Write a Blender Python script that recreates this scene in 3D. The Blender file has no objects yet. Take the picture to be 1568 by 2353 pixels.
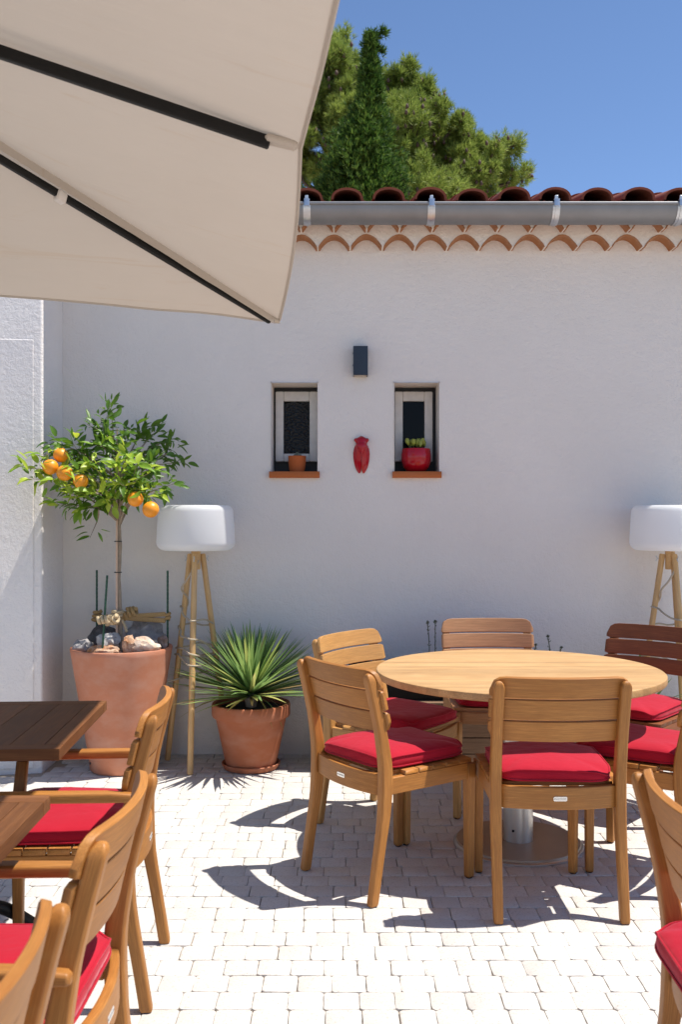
import bpy, bmesh, math, random
import numpy as np
from mathutils import Vector, Matrix, noise, Euler

rnd = random.Random(7)
PI = math.pi
S = bpy.context.scene
COL = S.collection

# ------------------------------------------------------------------ camera
F_PX, CX, CY, EYE = 2200.0, 784.0, 1185.0, 1.39
cd = bpy.data.cameras.new('camera'); cam = bpy.data.objects.new('camera', cd); COL.objects.link(cam)
cam.location = (0, 0, EYE); cam.rotation_euler = (PI / 2, 0, 0)
cd.sensor_fit = 'VERTICAL'; cd.sensor_height = 36; cd.sensor_width = 24
cd.lens = F_PX / 2353 * 36; cd.shift_y = 0.0036
cd.clip_start = 0.05; cd.clip_end = 600
cd.dof.use_dof = True; cd.dof.focus_distance = 4.1; cd.dof.aperture_fstop = 7.1
S.camera = cam
S.render.resolution_x, S.render.resolution_y = 683, 1024

# ------------------------------------------------------------------ sky and sun
SUN_X, SUN_Y = 0.46, 0.0           # horizontal run of the way to the sun per metre of height
w = bpy.data.worlds.new('World'); S.world = w; w.use_nodes = True
nt = w.node_tree; bg = nt.nodes['Background']
sky = nt.nodes.new('ShaderNodeTexSky'); sky.sky_type = 'NISHITA'; sky.sun_disc = False
elev = math.atan(1 / math.hypot(SUN_X, SUN_Y))
sky.sun_elevation = elev; sky.sun_rotation = math.atan2(SUN_X, SUN_Y)
sky.altitude = 0; sky.air_density = 0.65; sky.dust_density = 0.0; sky.ozone_density = 4.0
nt.links.new(sky.outputs[0], bg.inputs[0]); bg.inputs[1].default_value = 0.145
sl = bpy.data.lights.new('sun', 'SUN'); sl.energy = 5.0; sl.angle = math.radians(0.53); sl.color = (1, 0.955, 0.88)
sun = bpy.data.objects.new('sun', sl); COL.objects.link(sun); sun.location = (5, 3, 9)
sun.rotation_euler = Vector((-SUN_X, -SUN_Y, -1)).to_track_quat('-Z', 'Y').to_euler()
vs = S.view_settings; vs.view_transform = 'Standard'; vs.look = 'None'; vs.gamma = 1; vs.use_curve_mapping = False
vs.exposure = 0.43

# ------------------------------------------------------------------ helpers
def at(u, v, d):
    """world point seen at (u, v) of the 1568 x 2353 survey picture when it lies d metres along the terrace"""
    return Vector(((u - CX) / F_PX * d, d, EYE + (CY - v) / F_PX * d))

def V(*a): return Vector(a)

WN = {'teak', 'teak_tabletop', 'teak_dark', 'weathered_board', 'parasol_rib'}
class MB:
    def __init__(s): s.v, s.f, s.g = [], [], []
    def add(s, vs_, fs, gs=None):
        o = len(s.v); s.v += [tuple(p) for p in vs_]
        s.f += [tuple(i + o for i in f) for f in fs]
        s.g += [tuple(p) for p in (gs or vs_)]
        return s
    def sweep(s, pts, secs, A, B, caps=True, goff=0.0, loop=False):
        n = len(secs[0]); vs_, gs, fs = [], [], []; L = goff
        for i, p in enumerate(pts):
            if i: L += (p - pts[i - 1]).length
            a = A[i] if isinstance(A, list) else A; b = B[i] if isinstance(B, list) else B
            for (x, y) in secs[i]:
                vs_.append(p + a * x + b * y); gs.append((L, x, y))
        m = len(pts)
        for i in range(m if loop else m - 1):
            i2 = (i + 1) % m
            for k in range(n):
                fs.append((i * n + k, i * n + (k + 1) % n, i2 * n + (k + 1) % n, i2 * n + k))
        if caps and not loop:
            fs.append(tuple(range(n - 1, -1, -1))); fs.append(tuple((m - 1) * n + k for k in range(n)))
        return s.add(vs_, fs, gs)
    def beam(s, a, b, w_, h, bev=.003, up=(0, 0, 1), seg=1, end=None):
        a, b = Vector(a), Vector(b); d = (b - a).normalized(); up = Vector(up)
        A = d.cross(up).normalized(); B = A.cross(d).normalized()
        e = bev if end is None else end
        L = (b - a).length
        ts = [0, e / L] + [(i + 1) / (seg + 1) for i in range(seg)] + [1 - e / L, 1]
        pts = [a + (b - a) * t for t in ts]
        secs = [rr(w_ - 2 * e, h - 2 * e, bev * .5)] + [rr(w_, h, bev)] * (len(ts) - 2) + [rr(w_ - 2 * e, h - 2 * e, bev * .5)]
        return s.sweep(pts, secs, A, B)
    def tube(s, pts, r, n=8, loop=False, caps=True):
        pts = [Vector(p) for p in pts]; m = len(pts)
        R = r if isinstance(r, (list, tuple)) else [r] * m
        A, B, prev = [], [], None
        for i in range(m):
            t = (pts[(i + 1) % m] - pts[i - 1]) if (loop or 0 < i < m - 1) else (pts[1] - pts[0] if i == 0 else pts[-1] - pts[-2])
            t.normalize()
            if prev is None:
                ref = V(0, 0, 1) if abs(t.z) < .9 else V(1, 0, 0); a = t.cross(ref).normalized()
            else:
                a = (prev - t * prev.dot(t)).normalized()
            prev = a; A.append(a); B.append(t.cross(a))
        secs = [[(R[i] * math.cos(2 * PI * k / n), R[i] * math.sin(2 * PI * k / n)) for k in range(n)] for i in range(m)]
        return s.sweep(pts, secs, A, B, caps, loop=loop)
    def lathe(s, prof, n=40, c=(0, 0, 0), wob=0):
        cx, cy, cz = c; vs_, fs = [], []
        for r, z in prof:
            for k in range(n):
                a = 2 * PI * k / n; rr_ = r * (1 + wob * math.sin(2 * a + 1))
                vs_.append((cx + rr_ * math.cos(a), cy + rr_ * math.sin(a), cz + z))
        for i in range(len(prof) - 1):
            for k in range(n):
                fs.append((i * n + k, i * n + (k + 1) % n, (i + 1) * n + (k + 1) % n, (i + 1) * n + k))
        if prof[0][0] > 0: fs.append(tuple(range(n - 1, -1, -1)))
        if prof[-1][0] > 0: fs.append(tuple((len(prof) - 1) * n + k for k in range(n)))
        return s.add(vs_, fs)
    def box(s, lo, hi):
        (x0, y0, z0), (x1, y1, z1) = lo, hi
        return s.add([(x0, y0, z0), (x1, y0, z0), (x1, y1, z0), (x0, y1, z0), (x0, y0, z1), (x1, y0, z1), (x1, y1, z1), (x0, y1, z1)],
                     [(0, 3, 2, 1), (4, 5, 6, 7), (0, 1, 5, 4), (1, 2, 6, 5), (2, 3, 7, 6), (3, 0, 4, 7)])
    def mesh(s, name, mat, smooth=40, recalc=True, wn=None):
        me = bpy.data.meshes.new(name); me.from_pydata(s.v, [], s.f)
        if recalc:
            bm = bmesh.new(); bm.from_mesh(me); bmesh.ops.recalc_face_normals(bm, faces=bm.faces); bm.to_mesh(me); bm.free()
        at_ = me.attributes.new('grain', 'FLOAT_VECTOR', 'POINT')
        at_.data.foreach_set('vector', np.array(s.g, dtype=np.float32).ravel())
        if smooth:
            me.polygons.foreach_set('use_smooth', [True] * len(me.polygons)); me.set_sharp_from_angle(angle=math.radians(smooth))
        if mat: me.materials.append(mat)
        if smooth and (wn or (wn is None and mat and mat.name.split('.')[0] in WN)):
            me.set_sharp_from_angle(angle=PI)
            nv = len(me.vertices); acc = np.zeros((nv, 3)); npn = len(me.polygons)
            pn = np.zeros(npn * 3); me.polygons.foreach_get('normal', pn); pa = np.zeros(npn); me.polygons.foreach_get('area', pa)
            lv = np.zeros(len(me.loops), dtype=np.int32); me.loops.foreach_get('vertex_index', lv); lt = np.zeros(npn, dtype=np.int32); me.polygons.foreach_get('loop_total', lt)
            np.add.at(acc, lv, np.repeat(pn.reshape(-1, 3) * pa[:, None], lt, 0)); acc /= np.linalg.norm(acc, axis=1)[:, None] + 1e-12
            me.normals_split_custom_set_from_vertices(acc.tolist())
        return me
    def build(s, name, mat, parent=None, smooth=40, recalc=True, loc=None):
        return link(name, s.mesh(name, mat, smooth, recalc), parent, loc)

def rr(w_, h, r, n=2):
    w_, h = max(w_, .0005), max(h, .0005); r = min(r, w_ * .49, h * .49); out = []
    for cx, cy, a0 in ((w_ / 2 - r, h / 2 - r, 0), (-w_ / 2 + r, h / 2 - r, PI / 2), (-w_ / 2 + r, -h / 2 + r, PI), (w_ / 2 - r, -h / 2 + r, 1.5 * PI)):
        for k in range(n + 1):
            a = a0 + PI / 2 * k / n; out.append((cx + r * math.cos(a), cy + r * math.sin(a)))
    return out

def link(name, data, parent=None, loc=None, rot=None):
    o = bpy.data.objects.new(name, data); COL.objects.link(o)
    if parent is not None: o.parent = parent
    if loc is not None: o.location = loc
    if rot is not None: o.rotation_euler = rot
    return o

def tag(o, label=None, cat=None, group=None, kind=None):
    if label: o['label'] = label
    if cat: o['category'] = cat
    if group: o['group'] = group
    if kind: o['kind'] = kind
    return o

def thing(name, label, cat, loc=(0, 0, 0), rz=0, group=None):
    return tag(link(name, None, None, loc, (0, 0, rz)), label, cat, group)

def bez(p, n=12):
    """smooth curve through points (Catmull-Rom)"""
    p = [Vector(q) for q in p]; out = []
    for i in range(len(p) - 1):
        a, b, c, d = p[max(i - 1, 0)], p[i], p[i + 1], p[min(i + 2, len(p) - 1)]
        for k in range(n):
            t = k / n
            out.append(.5 * ((2 * b) + (c - a) * t + (2 * a - 5 * b + 4 * c - d) * t * t + (3 * b - a - 3 * c + d) * t ** 3))
    out.append(p[-1]); return out

# ------------------------------------------------------------------ materials
class NT:
    def __init__(s, name):
        s.m = bpy.data.materials.new(name); s.m.use_nodes = True; s.t = s.m.node_tree
        s.b = s.t.nodes['Principled BSDF']; s.out = s.t.nodes['Material Output']
    def n(s, typ, **kw):
        nd = s.t.nodes.new(typ)
        for k, v in kw.items():
            if k.startswith('i_'):
                key = k[2:]; nd.inputs[int(key) if key.isdigit() else key.replace('_', ' ')].default_value = v
            else: setattr(nd, k, v)
        return nd
    def l(s, a, b): s.t.links.new(a, b)
    def noise(s, vec, scale, detail=4, rough=.55, dist=0):
        nd = s.n('ShaderNodeTexNoise'); nd.inputs['Scale'].default_value = scale; nd.inputs['Detail'].default_value = detail
        nd.inputs['Roughness'].default_value = rough; nd.inputs['Distortion'].default_value = dist
        if vec: s.l(vec, nd.inputs['Vector'])
        return nd.outputs[0]
    def ramp(s, fac, stops):
        nd = s.n('ShaderNodeValToRGB'); e = nd.color_ramp.elements
        while len(e) < len(stops): e.new(.5)
        for q, (p, c) in zip(e, stops): q.position = p; q.color = (*c, 1) if len(c) == 3 else c
        s.l(fac, nd.inputs[0]); return nd.outputs[0]
    def mix(s, fac, a, b, mode='MIX'):
        nd = s.n('ShaderNodeMix', data_type='RGBA', blend_type=mode)
        for src, i in ((fac, 0), (a, 6), (b, 7)):
            if hasattr(src, 'is_output'): s.l(src, nd.inputs[i])
            elif i == 0: nd.inputs[0].default_value = src
            else: nd.inputs[i].default_value = (*src, 1)
        return nd.outputs[2]
    def math(s, op, a, b=0.0):
        nd = s.n('ShaderNodeMath', operation=op)
        for src, i in ((a, 0), (b, 1)):
            if hasattr(src, 'is_output'): s.l(src, nd.inputs[i])
            else: nd.inputs[i].default_value = src
        return nd.outputs[0]
    def bump(s, h, strength=.3, dist=.005, prev=None):
        nd = s.n('ShaderNodeBump'); nd.inputs['Strength'].default_value = strength; nd.inputs['Distance'].default_value = dist
        s.l(h, nd.inputs['Height'])
        if prev: s.l(prev, nd.inputs['Normal'])
        return nd.outputs[0]
    def obj(s): return s.n('ShaderNodeTexCoord').outputs['Object']
    def random(s): return s.n('ShaderNodeObjectInfo').outputs['Random']
    def set(s, **kw):
        for k, v in kw.items():
            i = s.b.inputs[k.replace('_', ' ')]
            if hasattr(v, 'is_output'): s.l(v, i)
            else: i.default_value = (*v, 1) if isinstance(v, tuple) and len(v) == 3 else v
        return s

def plain(name, col, rough=.5, metal=0.0, var=.06, scale=40, bump=0, spec=.5, coat=0):
    t = NT(name); o = t.obj(); nz = t.noise(o, scale, 5)
    c = t.mix(nz, tuple(x * (1 - var) for x in col), tuple(min(1, x * (1 + var)) for x in col))
    t.set(Base_Color=c, Roughness=rough, Metallic=metal, Specular_IOR_Level=spec, Coat_Weight=coat)
    if bump: t.set(Normal=t.bump(nz, bump, .002))
    return t.m

def wood(name, c0, c1, c2, rough=.5, sx=2.5, sy=55, var=.18, spec=.4, stripes=0):
    t = NT(name); g = t.n('ShaderNodeAttribute', attribute_name='grain').outputs['Vector']
    r = t.random(); off = t.n('ShaderNodeCombineXYZ'); m = t.math('MULTIPLY', r, 37.0)
    for i in range(3): t.l(m, off.inputs[i])
    ad = t.n('ShaderNodeVectorMath', operation='ADD'); t.l(g, ad.inputs[0]); t.l(off.outputs[0], ad.inputs[1])
    def mp(a, b):
        q = t.n('ShaderNodeMapping'); q.inputs['Scale'].default_value = (a, b, b); t.l(ad.outputs[0], q.inputs[0]); return q.outputs[0]
    fine = t.noise(mp(sx, sy), 1.6, 6, .65, .4); wide = t.noise(mp(4.5, 9), 1.0, 4, .6, 1.2)
    pore = t.noise(mp(sx * 3, sy * 5), 1.5, 3, .6)
    f = t.math('ADD', t.math('MULTIPLY', fine, .65), t.math('MULTIPLY', wide, .35))
    c = t.ramp(f, [(.30, c0), (.5, c1), (.72, c2)])
    c = t.mix(t.ramp(pore, [(.35, (1, 1, 1)), (.62, (0, 0, 0))]), c, tuple(x * .72 for x in c1))
    if stripes:
        sp = t.n('ShaderNodeSeparateXYZ'); t.l(g, sp.inputs[0])
        wn = t.n('ShaderNodeTexWhiteNoise', noise_dimensions='1D')
        t.l(t.math('FLOOR', t.math('MULTIPLY', sp.outputs[1], stripes)), wn.inputs['W'])
        v = t.math('ADD', t.math('MULTIPLY', wn.outputs[0], .26), .87)
        hs = t.n('ShaderNodeHueSaturation'); t.l(v, hs.inputs['Value']); t.l(c, hs.inputs['Color']); c = hs.outputs[0]
    hs = t.n('ShaderNodeHueSaturation'); t.l(c, hs.inputs['Color'])
    t.l(t.math('ADD', t.math('MULTIPLY', r, 2 * var), 1 - var), hs.inputs['Value'])
    t.set(Base_Color=hs.outputs[0], Roughness=t.math('ADD', t.math('MULTIPLY', fine, .2), rough - .1), Specular_IOR_Level=spec,
          Normal=t.bump(fine, .12, .0015))
    return t.m

M = {}
M['teak'] = wood('teak', (.29, .096, .018), (.43, .175, .037), (.56, .255, .064), rough=.5, sx=3.5, sy=85, var=.12)
M['teak_shaded'] = wood('teak', (.17, .048, .012), (.24, .072, .018), (.31, .105, .03), rough=.5, var=.06)  # darker copy of the teak: one chair's shade put into its wood colour
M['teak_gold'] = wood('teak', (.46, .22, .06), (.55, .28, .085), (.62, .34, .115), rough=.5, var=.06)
M['teak_pink'] = wood('teak', (.42, .20, .085), (.50, .255, .115), (.57, .31, .15), rough=.55, var=.05)
M['teak_round'] = wood('teak_tabletop', (.40, .20, .075), (.56, .335, .145), (.66, .43, .22), rough=.55, sx=1.6, sy=40, var=.02, stripes=26)
M['teak_dark'] = wood('teak_dark', (.085, .030, .010), (.17, .066, .023), (.27, .12, .045), rough=.62, sx=2, sy=38, spec=.2)
M['weathered'] = wood('weathered_board', (.13, .07, .04), (.24, .14, .08), (.36, .23, .14), rough=.7)
M['beech'] = wood('beech', (.60, .34, .13), (.68, .42, .18), (.74, .49, .24), rough=.45, sx=3, sy=70, var=.05)

def stucco(name, col, bmp=.5, grain=130):
    t = NT(name); o = t.obj()
    n1 = t.noise(o, grain, 6, .7); n2 = t.noise(o, grain * .38, 3, .6); n3 = t.noise(o, 1.6, 5, .6); n4 = t.noise(o, 9, 4, .6)
    c = t.mix(t.ramp(n3, [(.3, (0, 0, 0)), (.75, (1, 1, 1))]), tuple(x * .94 for x in col), col)
    c = t.mix(t.ramp(n4, [(.62, (0, 0, 0)), (.85, (.35, .35, .35))]), c, tuple(x * .86 for x in col))
    h = t.math('ADD', t.math('MULTIPLY', n1, .6), t.math('MULTIPLY', n2, .8))
    t.set(Base_Color=c, Roughness=.85, Specular_IOR_Level=.3, Normal=t.bump(h, bmp, .008))
    return t.m
M['stucco'] = stucco('white_render', (.80, .735, .672), .8, 95)
M['stucco_side'] = stucco('white_render_coarse', (.84, .79, .75), 1.0, 75)

def terracotta(name, c, dust=.35, band=0):
    t = NT(name); o = t.obj(); a = t.noise(o, 5, 6, .65); b = t.noise(o, 60, 5, .7); v = t.noise(o, 2.2, 3)
    col = t.mix(a, tuple(x * .8 for x in c), tuple(min(1, x * 1.12) for x in c))
    sp = t.n('ShaderNodeMapping'); sp.inputs['Scale'].default_value = (3, 3, 5); t.l(o, sp.inputs[0])
    st = t.noise(sp.outputs[0], 2.2, 5, .6)
    col = t.mix(t.math('MULTIPLY', t.ramp(st, [(.45, (0, 0, 0)), (.75, (1, 1, 1))]), dust), col, (.62, .46, .37))
    col = t.mix(t.ramp(b, [(.66, (0, 0, 0)), (.8, (.5, .5, .5))]), col, tuple(x * .55 for x in c))
    t.set(Base_Color=col, Roughness=.8, Specular_IOR_Level=.3, Normal=t.bump(b, .15, .002)); return t.m
M['terra_pale'] = terracotta('pale_terracotta', (.55, .215, .12), .28)
M['terra'] = terracotta('terracotta', (.40, .13, .06), .18)
M['tile_red'] = terracotta('roof_tile_clay', (.25, .065, .035), .06)
M['tile_brown'] = terracotta('eave_tile_clay', (.38, .165, .07), .4)
M['sill'] = terracotta('sill_clay', (.46, .13, .035), .06)
M['zinc'] = plain('zinc', (.23, .23, .235), .5, .55, .16, 9)
M['galv'] = plain('galvanised', (.55, .56, .58), .35, .9, .15, 60)
M['black_metal'] = plain('black_metal', (.010, .010, .010), .5, 0, .2, spec=.25)
M['black_matt'] = plain('black_matt', (.018, .018, .02), .55, 0, .2)
M['steel'] = plain('brushed_steel', (.62, .61, .6), .34, .9, .05, 20)
M['base_plate'] = plain('base_plate_finish', (.40, .31, .22), .45, .5, .1, 12)
M['plate'] = plain('maker_plate', (.78, .78, .77), .25, .85, .05)
M['anthracite'] = plain('anthracite', (.012, .02, .034), .38, 0, .1)
M['red_gloss'] = plain('red_glaze', (.40, .003, .012), .14, 0, .1, 5, spec=.35, coat=.15)
M['paint'] = plain('old_white_paint', (.66, .63, .58), .6, 0, .18, 25, bump=.2)
M['soil'] = plain('soil', (.035, .024, .016), .95, 0, .6, 70, bump=.8)
M['rope'] = plain('jute_rope', (.52, .40, .24), .9, 0, .3, 160, bump=.8)
M['rope_tan'] = plain('tan_webbing', (.40, .25, .10), .9, 0, .35, 180, bump=.8)
M['cable'] = plain('textile_cable', (.44, .36, .26), .8, 0, .2, 200, bump=.3)
M['stake'] = plain('green_stake', (.01, .065, .032), .45, 0, .2)
M['bark'] = plain('bark', (.33, .26, .19), .9, 0, .4, 50, bump=.6)
M['bark_dark'] = plain('pine_bark', (.11, .08, .06), .9, 0, .4, 6, bump=.6)
M['cane'] = plain('bamboo_cane', (.60, .42, .30), .6, 0, .15)
M['orange'] = None
M['letters'] = plain('engraved_letters', (.30, .30, .31), .5)

t = NT('orange_peel'); o = t.obj(); nz = t.noise(o, 220, 2); t.set(Base_Color=t.mix(t.noise(o, 12, 3), (.86, .27, .012), (.90, .36, .02)), Roughness=.4, Normal=t.bump(nz, .35, .001)); M['orange'] = t.m

def leafmat(name, stops, trans=.35, rough=.4):
    t = NT(name); r = t.random(); o = t.obj(); n_ = t.noise(o, 25, 3)
    f = t.math('ADD', t.math('MULTIPLY', r, .8), t.math('MULTIPLY', n_, .2))
    c = t.ramp(f, stops); t.set(Base_Color=c, Roughness=rough, Specular_IOR_Level=.45)
    tr = t.n('ShaderNodeBsdfTranslucent'); hs = t.n('ShaderNodeHueSaturation'); hs.inputs['Value'].default_value = 1.5; hs.inputs['Hue'].default_value = .485
    t.l(c, hs.inputs['Color']); t.l(hs.outputs[0], tr.inputs[0])
    mx = t.n('ShaderNodeMixShader'); mx.inputs[0].default_value = trans
    t.l(t.b.outputs[0], mx.inputs[1]); t.l(tr.outputs[0], mx.inputs[2]); t.l(mx.outputs[0], t.out.inputs[0]); return t.m
M['leaf'] = leafmat('citrus_leaf', [(.05, (.065, .15, .016)), (.35, (.20, .36, .03)), (.75, (.44, .55, .06))])
M['yucca'] = leafmat('yucca_leaf', [(.05, (.11, .21, .07)), (.5, (.22, .35, .115)), (.78, (.34, .44, .12)), (.95, (.52, .47, .17))], .3)
M['weed'] = leafmat('weed', [(.1, (.05, .06, .02)), (.9, (.10, .11, .03))], .2)
M['bud'] = leafmat('bud', [(.1, (.30, .34, .05)), (.9, (.45, .45, .09))], .2)

def foliage(name, c0, c1, c2, trans=.3):
    t = NT(name); isl = t.n('ShaderNodeNewGeometry').outputs['Random Per Island']; o = t.obj(); big = t.noise(o, .9, 3)
    f = t.math('ADD', t.math('MULTIPLY', isl, .5), t.math('MULTIPLY', big, .5))
    c = t.ramp(f, [(.25, c0), (.5, c1), (.75, c2)]); t.set(Base_Color=c, Roughness=.55, Specular_IOR_Level=.3)
    tr = t.n('ShaderNodeBsdfTranslucent'); t.l(c, tr.inputs[0]); mx = t.n('ShaderNodeMixShader'); mx.inputs[0].default_value = trans
    t.l(t.b.outputs[0], mx.inputs[1]); t.l(tr.outputs[0], mx.inputs[2]); t.l(mx.outputs[0], t.out.inputs[0]); return t.m
M['pine'] = foliage('pine_needles', (.13, .19, .035), (.26, .34, .06), (.42, .48, .12), .4)
M['cypress'] = foliage('cypress_sprays', (.022, .06, .010), (.06, .14, .02), (.19, .29, .05), .35)

t = NT('red_canvas'); o = t.obj(); wv = t.noise(o, 420, 2); big = t.noise(o, 7, 3)
t.set(Base_Color=t.mix(big, (.36, .005, .018), (.43, .010, .028)), Roughness=.85, Specular_IOR_Level=.2, Sheen_Weight=.35, Sheen_Roughness=.4,
      Normal=t.bump(big, .6, .014, t.bump(wv, .15, .001))); t.b.inputs['Sheen Tint'].default_value = (1, .45, .5, 1)
M['cushion'] = t.m

t = NT('parasol_canvas'); o = t.obj(); wv = t.noise(o, 500, 2); blot = t.noise(o, 2.2, 5, .6)
mp = t.n('ShaderNodeMapping'); mp.inputs['Scale'].default_value = (.9, 7, 3); mp.inputs['Rotation'].default_value = (0, 0, .5); t.l(o, mp.inputs[0])
stn = t.noise(mp.outputs[0], 1.9, 6, .65, 1.0)
c = t.mix(blot, (.535, .475, .41), (.59, .53, .465)); c = t.mix(t.ramp(stn, [(.60, (0, 0, 0)), (.80, (.6, .6, .6))]), c, (.50, .36, .23))
wr = t.noise(mp.outputs[0], .9, 3)
t.set(Base_Color=c, Roughness=.9, Specular_IOR_Level=.1, Normal=t.bump(wr, .35, .03, t.bump(wv, .1, .001)))
tr = t.n('ShaderNodeBsdfTranslucent'); t.l(c, tr.inputs[0]); mx = t.n('ShaderNodeMixShader'); mx.inputs[0].default_value = .12
t.l(t.b.outputs[0], mx.inputs[1]); t.l(tr.outputs[0], mx.inputs[2]); t.l(mx.outputs[0], t.out.inputs[0]); M['canvas'] = t.m

t = NT('lamp_shade_plastic'); t.set(Base_Color=(.92, .92, .92), Roughness=.35, Specular_IOR_Level=.4)
tr = t.n('ShaderNodeBsdfTranslucent'); tr.inputs[0].default_value = (.92, .92, .92, 1); mx = t.n('ShaderNodeMixShader'); mx.inputs[0].default_value = .5
t.l(t.b.outputs[0], mx.inputs[1]); t.l(tr.outputs[0], mx.inputs[2]); t.l(mx.outputs[0], t.out.inputs[0]); M['shade'] = t.m

t = NT('obscured_glass'); o = t.obj(); vo = t.n('ShaderNodeTexVoronoi'); vo.inputs['Scale'].default_value = 75; t.l(o, vo.inputs['Vector'])
t.set(Base_Color=(.006, .006, .006), Roughness=.18, Specular_IOR_Level=.25, Normal=t.bump(vo.outputs[0], .7, .006)); M['glass_obscured'] = t.m
M['glass_dark'] = plain('dark_glass', (.003, .003, .004), .2, 0, 0, spec=.12)

def paving(name):
    t = NT(name); o = t.n('ShaderNodeTexCoord').outputs['Object']; geo = t.n('ShaderNodeNewGeometry')
    pos = geo.outputs['Position']; f1 = t.noise(pos, 90, 5, .7); f2 = t.noise(pos, 170, 3, .6); f3 = t.noise(pos, 3, 4)
    r = t.math('FRACT', t.math('ADD', t.random(), geo.outputs['Random Per Island']))
    c = t.ramp(r, [(0, (.575, .545, .505)), (.5, (.60, .57, .53)), (.9, (.62, .59, .55)), (1, (.585, .545, .50))])
    c = t.mix(t.ramp(f1, [(.54, (0, 0, 0)), (.70, (.65, .65, .65))]), c, (.38, .33, .28))
    c = t.mix(t.ramp(f2, [(.62, (0, 0, 0)), (.70, (.9, .9, .9))]), c, (.22, .18, .15))
    c = t.mix(t.ramp(f3, [(.4, (0, 0, 0)), (.8, (.3, .3, .3))]), c, (.46, .41, .36))
    t.set(Base_Color=c, Roughness=.9, Specular_IOR_Level=.2, Normal=t.bump(f1, .45, .004)); return t.m
M['paver'] = paving('pale_paver')
t = NT('joint_sand'); o = t.obj(); t.set(Base_Color=t.mix(t.noise(o, 120, 4), (.25, .20, .15), (.48, .41, .33)), Roughness=1.0); M['sand'] = t.m

# ------------------------------------------------------------------ ground and paving
WALL = 5.58
g = MB(); g.add([(-150, -150, -.009), (150, -150, -.009), (150, 150, -.009), (-150, 150, -.009)], [(0, 1, 2, 3)])
tag(g.build('ground', M['sand'], None, 0, False), kind='structure')

def paver_verts(wx, wy, seed):
    r = random.Random(seed); pts = []
    for (x0, y0, x1, y1) in ((-1, -1, 1, -1), (1, -1, 1, 1), (1, 1, -1, 1), (-1, 1, -1, -1)):
        for k, tt in enumerate((.075, .35, .65, .925)):
            x = (x0 + (x1 - x0) * tt) * wx / 2; y = (y0 + (y1 - y0) * tt) * wy / 2
            pts.append((x + r.uniform(-.0012, .0008), y + r.uniform(-.0012, .0008)))
    tl = [r.uniform(-.0012, .0012) for _ in range(3)]
    vs_ = []
    for (sc, z) in ((1.0, -.03), (1.0, -.0026), (.99, -.0006), (.96, 0)):
        for (x, y) in pts: vs_.append((x * sc, y * sc, z + (tl[0] * x + tl[1] * y) * 12 * (z > -.02) + r.uniform(-.0005, .0005)))
    fs = []
    for i in range(3):
        for k in range(16): fs.append((i * 16 + k, i * 16 + (k + 1) % 16, (i + 1) * 16 + (k + 1) % 16, (i + 1) * 16 + k))
    fs.append(tuple(48 + k for k in range(16))); return vs_, fs

pv_var = []
for i in range(14):
    q = MB(); q.add(*paver_verts(.1010 + rnd.uniform(-.0006, .0006), .0986, i)); pv_var.append(q)
pv_mesh = [q.mesh('paver', M['paver'], 50) for q in pv_var]
pave = tag(link('terrace_paving', None), kind='structure')
slots = []
row, y = 0, 5.545
while y > -1.5:
    x = -5.0 + rnd.uniform(0, .1) + (row % 2) * .045
    while x < 5.0:
        if not (x < -1.57 and y > 5.14 - (-1.57 - x) * .158): slots.append((x + rnd.uniform(-.001, .001), y + rnd.uniform(-.0012, .0012)))
        x += .1025 + rnd.uniform(-.0012, .0012)
    y -= .1; row += 1
inview = sorted([s for s in slots if s[1] > 2.56 and abs(s[0]) < s[1] * .36], key=lambda s: s[1])[:300]
near = set(inview)
big = MB()
for (x, y) in slots:
    k = rnd.randrange(14); rz = rnd.gauss(0, .006) + rnd.choice((0, PI)); z = rnd.gauss(0, .0006)
    if (x, y) in near:
        link('paver', pv_mesh[k], pave, (x, y, z), (0, 0, rz))
    else:
        ca, sa = math.cos(rz), math.sin(rz)
        big.add([(a * ca - b * sa + x, a * sa + b * ca + y, c_ + z) for a, b, c_ in pv_var[k].v], pv_var[k].f)
tag(big.build('paver_field', M['paver'], pave, 50, False), kind='stuff')

# ------------------------------------------------------------------ house
house = thing('house', 'white rendered house wall with two small windows and red tiled eaves', 'house')
hl, hr, hb = -6.0, 6.0, 10.6
wins = [(-.406, -.137), (.312, .573)]; wz0, wz1 = 1.641, 2.164; RV = .235
q = MB()
xs = [hl, wins[0][0], wins[0][1], wins[1][0], wins[1][1], hr]; zs = [-.03, wz0, wz1, 3.16]
for i in range(5):
    for j in range(3):
        if j == 1 and i in (1, 3): continue
        q.add([(xs[i], WALL, zs[j]), (xs[i + 1], WALL, zs[j]), (xs[i + 1], WALL, zs[j + 1]), (xs[i], WALL, zs[j + 1])], [(0, 1, 2, 3)])
for (a, b) in wins:
    y1 = WALL + RV
    q.add([(a, WALL, wz0), (a, WALL, wz1), (a, y1, wz1), (a, y1, wz0)], [(0, 1, 2, 3)])
    q.add([(b, WALL, wz0), (b, y1, wz0), (b, y1, wz1), (b, WALL, wz1)], [(0, 1, 2, 3)])
    q.add([(a, WALL, wz1), (b, WALL, wz1), (b, y1, wz1), (a, y1, wz1)], [(0, 1, 2, 3)])
    q.add([(a, WALL, wz0), (a, y1, wz0), (b, y1, wz0), (b, WALL, wz0)], [(0, 1, 2, 3)])
    q.add([(a - .05, y1 + .06, wz0 - .05), (b + .05, y1 + .06, wz0 - .05), (b + .05, y1 + .06, wz1 + .05), (a - .05, y1 + .06, wz1 + .05)], [(0, 1, 2, 3)])
q.box((hl, hb - .2, -.03), (hr, hb, 3.16)); q.box((hl - .2, WALL, -.03), (hl - .002, hb, 3.16)); q.box((hr + .002, WALL, -.03), (hr + .2, hb, 3.16))
wall_obj = q.build('wall', M['stucco'], house, 0, False)
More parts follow.
